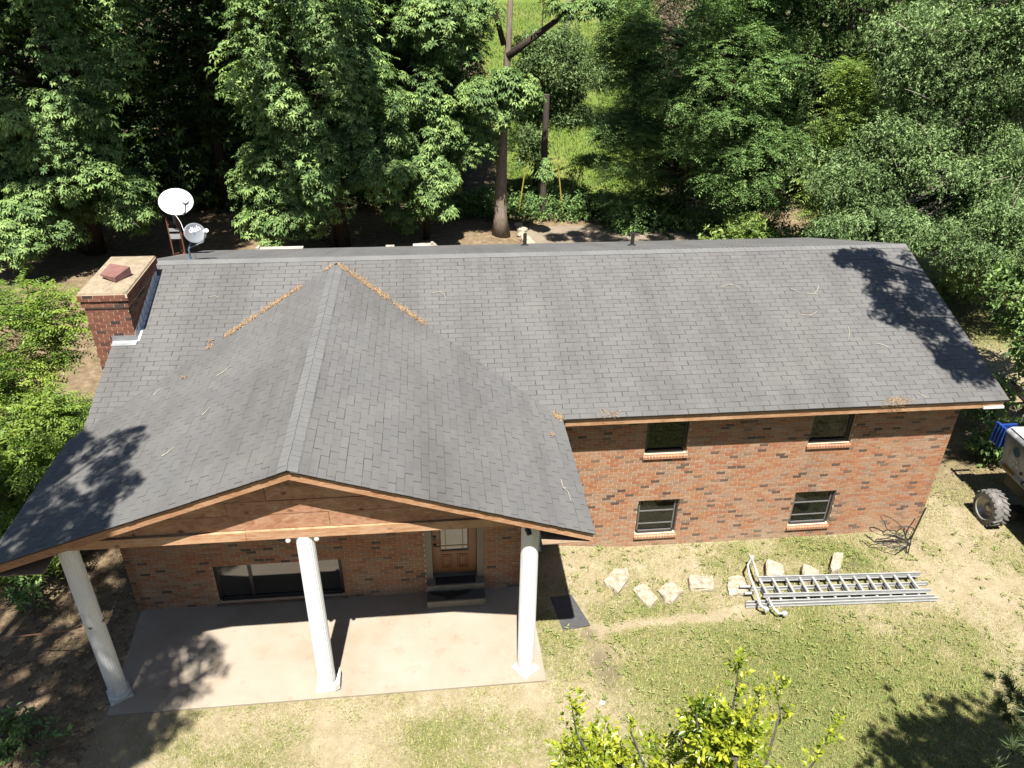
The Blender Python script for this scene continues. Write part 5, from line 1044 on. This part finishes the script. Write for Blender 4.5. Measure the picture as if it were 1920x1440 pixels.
# bushes by the rear drive
tree('bush', 'yellow-leaved bush at the rear edge of the drive, just over the ridge', (13.0, 30.4), pl(13.0, 30.4, 1.4), [(13.0, 30.2, 0.9, 0.8, 0.6, 0.7, 10, 0.4)], 'weed', L['light'], BW, 40, 0.03, 81, group=None, cat='bush')
tree('bush', 'dark bush left of the yellow-leaved one beside the drive', (10.9, 34.2), pl(10.9, 34.2, 1.8), [(10.8, 33.9, 1.2, 1.2, 0.7, 1.0, 12, 0.5)], 'weed', L['dark'], BW, 40, 0.03, 82, group=None, cat='bush')
tree('sapling', 'small thin sapling standing alone at the meadow edge', (7.0, 36.0), pl(7.0, 36.0, 2.6), [(7.0, 36.0, 1.5, 0.45, 0.4, 1.2, 9, 0.3)], 'weed', L['dark'], BW, 14, 0.03, 83, group=None, cat='sapling')
tree('sapling', 'pale-leaved sprig on the shaded earth left of the porch column', (-8.0, 11.9), pl(-8.0, 11.9, 0.7), [(-8.0, 11.8, 0.5, 0.22, 0.2, 0.3, 6, 0.14)], 'weed', L['mid'], BW, 7, 0.012, 84, group=None, cat='sapling')
tree('sapling', 'leafy weed at the bottom left edge of the yard', (-6.9, 8.75), pl(-6.9, 8.75, 0.5), [(-6.9, 8.75, 0.25, 0.5, 0.35, 0.25, 8, 0.16)], 'weed', L['mid'], BW, 9, 0.012, 85, group=None, cat='sapling')

# near shrub whose top rises into the bottom of the frame
HT = tree('small_tree', 'glossy yellow-green small tree rising at the bottom edge in front of the lawn', (2.75, 4.25), pl(2.75, 4.25, 5.1, -0.05), [(2.60, 4.50, 3.65, 0.82, 0.70, 0.95, 50, 0.24), (2.66, 4.58, 4.80, 0.26, 0.22, 0.5, 18, 0.13), (1.50, 4.66, 4.0, 0.58, 0.5, 0.5, 22, 0.19), (3.35, 4.45, 3.6, 0.4, 0.5, 0.5, 12, 0.2)],
     'holly', L['holly'], M['bark_grey'], 17, 0.06, 90, group='trees close round the house')
b = MB(); C, O = [], []
for pts in ([(2.6, 4.5, 4.0), (2.38, 4.58, 5.0), (2.32, 4.62, 5.35)], [(2.7, 4.6, 4.9), (2.72, 4.66, 5.45), (2.70, 4.70, 5.80)], [(1.55, 4.7, 4.1), (1.25, 4.8, 4.75), (1.18, 4.85, 5.15)], [(3.2, 4.6, 4.3), (3.30, 4.75, 4.9), (3.20, 4.80, 5.25)], [(3.5, 4.5, 3.6), (3.75, 4.62, 4.3), (3.92, 4.75, 4.60)], [(2.0, 4.6, 4.2), (1.75, 4.7, 4.9)], [(2.9, 4.6, 4.6), (3.05, 4.75, 5.2)]):
    b.tube(pts, [0.016, 0.010, 0.005][:len(pts)], 5)
    for f in (-0.5, -0.2, 0.1, 0.35, 0.6, 0.8, 0.95):
        a_ = Vector(pts[-2]).lerp(Vector(pts[-1]), f); C.append(tuple(a_)); O.append((Vector(pts[-1])-Vector(pts[-2])))
tag(b.build('twigs', M['bark_grey'], HT), kind='stuff')
P, ax, nn, Ln, Wd, tn = sprays(np.array(C), np.array([tuple(o) for o in O], dtype=float), 'holly', np.random.default_rng(3)); V, F = leaves_geo(P, ax, nn, Ln, Wd); link('crown', np_mesh('crown', V, F, np.repeat(tn, 2), L['holly']), None, HT)

tree('bush', 'dark rounded bush behind the yellow-leaved one at the drive end', (14.0, 31.2), pl(14.0, 31.2, 1.8), [(14.0, 31.0, 1.2, 1.1, 0.6, 1.0, 14, 0.45)], 'weed', L['mid'], BW, 44, 0.03, 86, group=None, cat='bush')
# pine at the lower right edge
def pine(base, h, rad, seed, label):
    R = np.random.default_rng(seed); T = empty('pine_tree', (base[0], base[1], gzf(*base)), label, 'tree', 'trees close round the house'); b = MB()
    b.tube([(base[0], base[1], -0.3), (base[0], base[1], h)], [0.16, 0.03], 8); C, D = [], []
    z = 1.2
    while z < h:
        r = rad*(1-(z/h)**3.0)+0.25
        for k in range(7):
            a = R.uniform(0, 6.28); tipv = Vector((math.cos(a)*r, math.sin(a)*r, 0.35*r)); p0 = Vector((base[0], base[1], z))
            b.tube([p0, p0+tipv*0.5+Vector((0, 0, 0.03)), p0+tipv], [0.025, 0.016, 0.008], 5)
            for j in range(max(5, int(r*15))):
                f = R.uniform(0.3, 1.0); p = p0+tipv*f+Vector(R.normal(0, 0.085*r, 3)); C.append(tuple(p)); dd = tipv.normalized()+Vector(R.normal(0, .5, 3))+Vector((0, 0, .4)); D.append(tuple(dd.normalized()))
        z += 0.36
    for (tx, ty, tz) in ((7.15, 6.05, 3.35), (7.35, 6.1, 2.75), (7.2, 5.8, 3.9)):
        p0 = Vector((base[0], base[1], tz-0.7)); tipv = Vector((tx, ty, tz))-p0; b.tube([p0, p0+tipv*0.5+Vector((0, 0, 0.05)), p0+tipv], [0.025, 0.016, 0.008], 5)
        for f in (0.70, 0.74, 0.78, 0.81, 0.84, 0.86, 0.88, 0.90, 0.92, 0.94, 0.96, 0.98, 1.0, 1.02, 1.03): C.append(tuple(p0+tipv*f+Vector(R.normal(0, 0.05, 3)))); D.append(tuple((tipv.normalized()+Vector(R.normal(0, .3, 3))+Vector((0, 0, .3))).normalized()))
    C = np.array(C); D = np.array(D); k = 78; m = len(C)
    ax = nrm(D[:, None]*0.75+nrm(R.normal(0, 1, (m, k, 3)))); ln = R.uniform(0.10, 0.18, (m, k, 1)); P = np.repeat(C[:, None], k, 1)-D[:, None]*R.uniform(0, 0.12, (m, k, 1)); sd = nrm(np.cross(ax, R.normal(0, 1, (m, k, 3))))*0.0066
    V = np.stack([P-sd, P+sd, P+ax*ln], 2).reshape(-1, 3); F = np.arange(len(V)).reshape(-1, 3)
    b.build('trunk', M['bark'], T); link('crown', np_mesh('crown', V, F, np.repeat(np.clip(R.normal(.5, .25, m), 0, 1), k), L['needle']), None, T)
pine((8.6, 3.0), 9.0, 2.75, 40, 'long-needled pine whose branch tips show at the lower right edge')

# lawn: short blades where the grass lives, straw between; leaf litter on the bare earth
R = np.random.default_rng(77); n = 330000
x = R.uniform(-6.2, 15.5, n); y = R.uniform(6.3, 14.5, n)
def blocked(x, y):
    return ((x > -5.95) & (x < 1.78) & (y > 9.2)) | ((y > 12.72) & (x < 10.9)) | ((x > 1.5) & (x < 1.6) & (y > 11.5)) | ((x > 2.1) & (x < 2.8) & (y > 10.4) & (y < 11.26))
gr = green_amt(x, y); cl = fnoise(x, y, 0.30, 60); dn = np.clip(0.30+0.9*gr+1.1*(cl-0.5), 0.06, 1)*(1-0.75*dark_patch(x, y))*(1-0.96*soil_amt(x, y)); k = (~blocked(x, y)) & (R.random(n) < dn); x, y, gr, cl = x[k], y[k], gr[k], cl[k]; n = len(x)
a = R.uniform(0, 6.28, n); h = (0.022+0.030*np.clip(gr+cl-0.4, 0, 1.2))*R.uniform(0.6, 1.5, n); ln = R.uniform(0.3, 1.3, n)*h; w = R.uniform(0.004, 0.009, n); z = gz(x, y)-0.004
bx, by = np.cos(a), np.sin(a); V = np.stack([np.stack([x-by*w, y+bx*w, z], -1), np.stack([x+by*w, y-bx*w, z], -1), np.stack([x+bx*ln*1.4, y+by*ln*1.4, z+h], -1)], 1).reshape(-1, 3)
tn = np.clip(0.10+0.75*gr+0.75*(cl-0.5)+R.normal(0, 0.22, n), 0, 1); tag(link('lawn_grass', np_mesh('lawn_grass', V, np.arange(3*n).reshape(-1, 3), tn, L['grass']), None), kind='stuff')
# broad weeds in tufts
n = 1500; x = R.uniform(1.9, 13, n); y = R.uniform(7.0, 12.7, n); k = (~blocked(x, y)) & (R.random(n) < 0.15+0.7*green_amt(x, y)) & ((x < 6) | (x > 10.1) | (y < 10.4) | (y > 11.5)); pts = np.stack([x[k], y[k]], -1); C = np.stack([pts[:, 0], pts[:, 1], gz(pts[:, 0], pts[:, 1])+0.01], -1)
P, ax, nn, Ln, Wd, tn = sprays(C, np.tile([0, 0, 1.0], (len(C), 1)), 'weed', R); P[:, 2] = np.minimum(P[:, 2], gz(P[:, 0], P[:, 1])+0.05); V, F = leaves_geo(P, ax*np.array([1, 1, 0.3])+np.array([0, 0, .25]), nn, Ln*0.5, Wd*0.45); tag(link('weeds', np_mesh('weeds', V, F, np.repeat(np.clip(0.55+0.5*tn, 0, 1), 2), L['grass']), None), kind='stuff')
# leaf litter on the earth
n = 9000; x = np.concatenate([R.uniform(-13, -5.9, n), R.uniform(11.5, 16, n//5)]); y = np.concatenate([R.uniform(7, 16, n), R.uniform(13.5, 18, n//5)]); z = gz(x, y)+0.012; m = len(x); ax = R.normal(0, 1, (m, 3))*np.array([1, 1, .15]); nn = np.array([0, 0, 1.0])+R.normal(0, .3, (m, 3))
V, F = leaves_geo(np.stack([x, y, z], -1), ax, nn, R.uniform(0.05, 0.12, m), R.uniform(0.02, 0.05, m)); t = NT('litter_leaf'); t.done(t.ramp(t.attr(), [(0, (0.10, 0.065, 0.035)), (0.6, (0.27, 0.19, 0.11)), (1, (0.40, 0.31, 0.20))]), 0.85)
tag(link('leaf_litter', np_mesh('leaf_litter', V, F, np.repeat(R.random(m), 2), t.m), None), kind='stuff')
# meadow and rear lawn blades
n = 60000; x = np.concatenate([R.uniform(3, 26, n), R.uniform(13.4, 21, n//2)]); y = np.concatenate([35.6+R.random(n)**1.4*48, R.uniform(18.5, 27, n//2)]); k = (y < 33) | ((x > 3.5+0.02*(y-36)) & (x < 11.5+0.24*(y-36))); x, y = x[k], y[k]; m = len(x); a = R.uniform(0, 6.28, m); far = (y > 33)
h = np.where(far, 0.20, 0.05)*R.uniform(0.5, 1.3, m); w = np.where(far, 0.022, 0.010)*R.uniform(.6, 1.3, m); ln = h*R.uniform(.2, .8, m); z = gz(x, y)-0.01; bx, by = np.cos(a), np.sin(a)
V = np.stack([np.stack([x-by*w, y+bx*w, z], -1), np.stack([x+by*w, y-bx*w, z], -1), np.stack([x+bx*ln, y+by*ln, z+h], -1)], 1).reshape(-1, 3)
tag(link('meadow_grass', np_mesh('meadow_grass', V, np.arange(3*m).reshape(-1, 3), np.clip(fnoise(x, y, 2.5, 70)*1.3-0.2+R.normal(0, .15, m), 0, 1), L['meadow']), None), kind='stuff')
